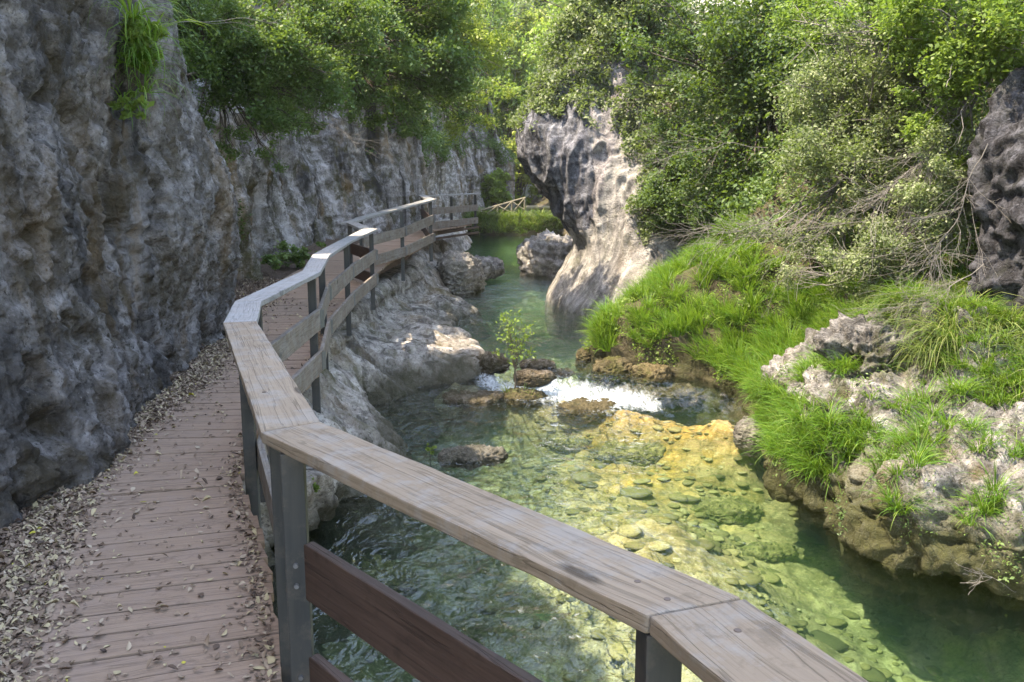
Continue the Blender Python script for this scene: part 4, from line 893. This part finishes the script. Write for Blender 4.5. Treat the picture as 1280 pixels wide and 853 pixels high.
# ------------------------------------------------------------------ left side vegetation
tree('cliff_shrub', 'dark green shrub hanging in the recess of the left cliff', 'shrub', (-4.7, 12.5, 4.4),
     [E(300, 60, 11.6, .95, .8, .6), E(370, 110, 12, .8, .7, .6), E(275, 150, 11.8, .4, .5, .5), E(330, 190, 12.6, .55, .5, .25), E(260, 15, 11.5, .5, .6, .4), E(400, 30, 12.5, .9, .8, .6)], M['leaf_mid'], .035, 80000, 150, .06, clump=.28, twigs=3, tintmu=.4)
tree('overhanging_tree', 'feathery green tree overhanging the cliff above the railing corner', 'tree', (-4.9, 17, 6.2),
     [E(440, 60, 15.5, 1.0, .9, .9), E(520, 60, 17, 1.1, 1, 1.1), E(480, 150, 16.5, .8, .7, .5), E(560, 130, 19, .9, .9, .7), E(400, 140, 15.5, .6, .7, .5), E(520, -20, 17, 1.4, 1.2, .8)], M['leaf_mid'], .05, 90000, 150, .1, clump=.27, tintmu=.5)
tree('sunlit_tree', 'bright green tree leaning into the gap from the left cliff', 'tree', (-3.2, 27, 7.5),
     [E(575, 70, 24, 1.1, 1.2, 1.1), E(585, 150, 27, .8, .9, .9), E(550, 10, 24, 1.3, 1.4, 1.0), E(620, 50, 26, .8, 1, .5), E(610, 118, 27.5, .7, .6, .8)], M['leaf_yellow'], .06, 38000, 110, .12, clump=.27, tintmu=.4)  # stands in shade; the light leaf colour carries its sunlit look
tree('cliff_fern', 'bright green ferny tuft growing on the near left cliff', 'fern', atd(150, 150, 7.2),
     [E(165, 125, 7.1, .16, .16, .14), E(178, 60, 7.3, .16, .2, .3), E(148, 135, 7.0, .12, .12, .08)], M['leaf_bright'], .045, 2600, 26, .012, twigs=2, tintmu=.5)
tree('small_plant', 'low leafy plants at the cliff foot behind the railing', 'plant', atz(372, 330, 1.4),
     [E(365, 322, 16.5, .4, .3, .25), E(345, 330, 15.5, .3, .3, .2), E(392, 312, 17, .2, .2, .2)], M['leaf_mid'], .05, 3500, 30, .015, tintmu=.7)
tree('small_plant', 'single leafy sprig on the near cliff face left of the railing', 'plant', atd(203, 362, 8.5), [E(203, 357, 8.5, .06, .06, .05)], M['leaf_mid'], .03, 90, 6, .004, tintmu=.8)
tree('water_plant', 'bushy bright green plant beside the near railing post', 'plant', atz(387, 625, .25), [E(386, 606, 7.0, .09, .12, .1)], M['leaf_bright'], .018, 1500, 14, .006, tintmu=.45)
tree('water_plant', 'tiny green plant on the bank edge by the near pool', 'plant', atz(538, 570, 0.02), [E(538, 560, 9.0, .06, .06, .06)], M['leaf_bright'], .022, 260, 7, .004, tintmu=.6)
sp = atz(645, 487, .1)
tree('sapling', 'small slender sapling with airy bright leaves growing out of the cascade', 'sapling', sp, [E(645, 425, sp[1], .3, .22, .38), E(615, 440, sp[1], .12, .15, .12), E(665, 450, sp[1], .13, .12, .12)], M['leaf_bright'], .045, 520, 34, .014, twigs=2, tintmu=.55, clump=.5)
tag(tufts('tussock', np.stack([atz(x_, y_, .06) for x_, y_ in ((640, 490), (648, 492), (656, 491), (664, 492), (634, 489))]), 16, .08, .18, .01, M['sedge'], .7), 'small green tussock at the foot of the sapling', 'grass', kind='stuff')

# hanging grass at top of near left cliff
c = A([atd(175+rng.normal(0, 8), 70+rng.normal(0, 22), 7.2) for _ in range(14)])
tag(tufts('hanging_grass', c, 26, .04, .5, .008, M['grass'], .4, leanm=.6, droop=(1.6, 2.6), dirn=(.8, -.6)), 'tuft of long grass hanging from the near left cliff', 'grass', kind='stuff')

# ------------------------------------------------------------------ the gap: far bank, fence, far trees
hb_, hR_, _ = loft('grassy_bank', A([ring(z, [(x0, 46.5), (x0+2, 45+.5*z), (x0+4, 45+.4*z), (x0+5.5, 46.5), (x0+5, 50), (x0+1, 50)]) for z, x0 in ((-1, -2.4), (.2, -2.4), (.8, -2.2), (1.1, -1.6))]), M['banksoil'], None, amp=.2, sc=.8, kind='structure')
c = pick(hR_, (hR_[..., 2] > .3), 420)
tag(tufts('bank_grass', c, 26, .2, .75, .03, M['sedge'], .4), 'far bank grass below the rustic fence', 'grass', kind='stuff')
D_ = 46
fn_ = empty('rustic_fence', atd(640, 275, D_)); tag(fn_, 'rustic pole fence with crossed braces on the far bank', 'fence')
tops = [(598, 264), (622, 257.5), (640, 252.5), (656, 248)]; bots = [(598, 276), (622, 271), (640, 267), (656, 263)]
tubes('rail', [limb(atd(597, 264.5, D_), atd(657, 247.5, D_+1), .07, .06, 6, .01)], M['pole'], fn_)
for t_, b_ in zip(tops, bots): tubes('post', [limb(atd(*b_, D_)-A([0, 0, .6]), atd(*t_, D_), .06, .06, 4, 0)], M['pole'], fn_)
for i in range(3):
    tubes('brace', [limb(atd(*bots[i], D_), atd(*tops[i+1], D_), .045, .045, 4, 0)], M['pole'], fn_); tubes('brace', [limb(atd(*tops[i], D_), atd(*bots[i+1], D_), .045, .045, 4, 0)], M['pole'], fn_)
fb_ = empty('foot_bridge', atd(670, 262, 50)); tag(fb_, 'simple log footbridge crossing behind the rustic fence', 'footbridge')
tubes('log', [limb(atd(655, 260, 49), atd(720, 260, 49), .13, .12, 8, .01)], M['pole'], fb_)
tubes('support', [limb(atd(658, 276, 49), atd(658, 260.5, 49), .1, .1, 4, 0)], M['pole'], fb_)
for i, (px, py, D, r, mt, lab) in enumerate([
    (640, 210, 56, 2.2, 'leaf_yellow', 'sunlit yellow-green tree low in the gap above the footbridge'),
    (655, 130, 66, 3.2, 'leaf_yellow', 'pale yellow-green tree filling the middle of the gap'),
    (690, 70, 60, 3.4, 'leaf_yellow', 'golden-green tree above the rock nose in the gap'),
    (625, 120, 58, 2.6, 'leaf_bright', 'fresh green tree at the left side of the gap'),
    (660, 40, 78, 4.0, 'leaf_grey', 'silvery pale tree high in the gap'),
    (618, 236, 50, 1.0, 'leaf_bright', 'round green bush beside the far end of the left cliff'),
    (690, 255, 60, 2.0, 'leaf_bright', 'leafy bush on the bank behind the footbridge'),
    (740, 60, 44, 3.0, 'leaf_bright', 'green tree rising behind the rock nose'),
    (600, 30, 60, 3.6, 'leaf_bright', 'tall green tree at the top left of the gap'),
    (700, 10, 90, 5.5, 'leaf_grey', 'distant hazy tree on the hillside at the top of the gap'),
    (560, 60, 50, 3.5, 'leaf_mid', 'tree on the left rim behind the overhanging tree')]):
    c0 = atd(px, py, D); tree('far_tree', lab, 'tree', (c0[0]+.3, D+.5, max(-1, c0[2]-2.6*r)), [((c0[0], D, c0[2]), (r, r*.8, r)), ((c0[0]-r*.4, D+.5, c0[2]-r*.8), (r*.7, r*.6, r*.7)), ((c0[0]+r*.5, D, c0[2]+r*.7), (r*.6, r*.5, r*.5))],
         M[mt], .0035*D, 16000, 60, .12+.001*D, 'trees in the gap of the gorge', clump=.25, twigs=1, tintmu=.55)

# ------------------------------------------------------------------ creeping cover on rock and slopes
def cover(name, label, cat, P_, N_, mask, n, leaf, mat, thick=.12, tmu=.45, sc=2.5):
    idx = np.argwhere(mask); j = idx[rng.integers(0, len(idx), n)]; B = P_[j[:, 0], j[:, 1]]; Q = N_[j[:, 0], j[:, 1]]
    hgt = np.clip(.5+fbm(B, sc, 3), .05, 1.6)*thick*rng.random(n)**.6
    C = B+Q*hgt[:, None]+rng.normal(0, .03, (n, 3)); tint = np.clip(tmu+.35*fbm(B, sc*.6, 2, off=5)+rng.normal(0, .15, n), 0, 1)
    o = leaves(name, C, rng.uniform(.6, 1.3, n)*leaf, mat, None, tint); tag(o, label, cat, kind='stuff'); return o
y_, z_ = cliffP[..., 1], cliffP[..., 2]; nz1 = fbm(cliffP, .9, 3, off=4); nz2 = fbm(cliffP, .35, 2, off=8)
cover('ivy', 'dark creepers covering the recess of the left cliff', 'ivy', cliffP, cliffN, (y_ > 10.6) & (y_ < 14.5) & (z_ > 1.7+.6*nz1) & (z_ < 7) & (nz1 > -.35), 45000, .04, M['leaf_dark'], .3)
cover('cliff_foliage', 'green foliage draped over the top of the left cliff', 'foliage', cliffP, cliffN, (y_ > 13.5) & (y_ < 56) & (z_ > 4.5+1.1*nz2+.5*nz1) & (z_ < 11), 120000, .075, M['leaf_mid'], .7, .5, 1.2)
y_, z_ = rbP[..., 1], rbP[..., 2]; nz1 = fbm(rbP, .9, 3, off=4)
cover('undergrowth', 'dense undergrowth on the upper slope of the right bank', 'undergrowth', rbP, rbN, (y_ > 5.5) & (y_ < 34) & (z_ > 2.15+.3*nz1), 150000, .06, M['leaf_mid'], .6, .45, 1.2)
cover('slope_herbs', 'small leafy herbs between the grass tufts', 'herbs', rbP, rbN, (y_ > 9.3) & (y_ < 16) & (z_ > .35) & (z_ < 2.2) & (nz1 > -.2), 26000, .032, M['leaf_bright'], .16)
z_ = noP[..., 2]; nz1 = fbm(noP, 1.1, 3, off=4)
cover('rock_foliage', 'scrub growing over the crown and right flank of the rock nose', 'foliage', noP, noN, ((z_ > 4.3+.7*nz1) | ((noP[..., 0] > 2.5+.9*nz1) & (z_ > 1.9+.5*nz1))) & (nz1 > -.4), 75000, .06, M['leaf_grey'], .3, .45, 1.5)

cover('boulder_moss', 'small herbs and moss cushions on the pitted boulder', 'moss', moP, moN, (moP[..., 2] > .12) & (moP[..., 2] < 1.9) & (fbm(moP, 2.6, 3, off=13) > .22) & (moP[..., 1] < 9.8), 16000, .02, M['leaf_mid'], .07, .6)

# ------------------------------------------------------------------ faint haze in the gorge
bm = bmesh.new(); bmesh.ops.create_cube(bm, size=1); me = bpy.data.meshes.new('haze'); 
for v in bm.verts: v.co = (v.co.x*1300, v.co.y*1700+200, v.co.z*95+41.5)
bm.to_mesh(me); bm.free(); k = N('haze_air'); k.t.nodes.remove(k.b)
k.set(k.out.inputs[1], k.n('ShaderNodeVolumePrincipled', {'Color': (.85, .92, 1, 1), 'Density': .00035})); me.materials.append(k.m)
ho = bpy.data.objects.new('haze', me); col.objects.link(ho); tag(ho, 'thin pale haze filling the gorge', kind='stuff')

for key in ('n', 'o'):
    pp_ = PO[key]
    for dz in (.41, .48, .8, .87):
        b_ = disc('bolt', (0, 0, 0), .009, .008, M['steel'], rail); b_.rotation_euler = (math.pi/2, 0, .15)
        b_.location = Vector((pp_[0]+.003, pp_[1]-PW/2-.004, pp_[2]-dz))-Vector(rail.location)
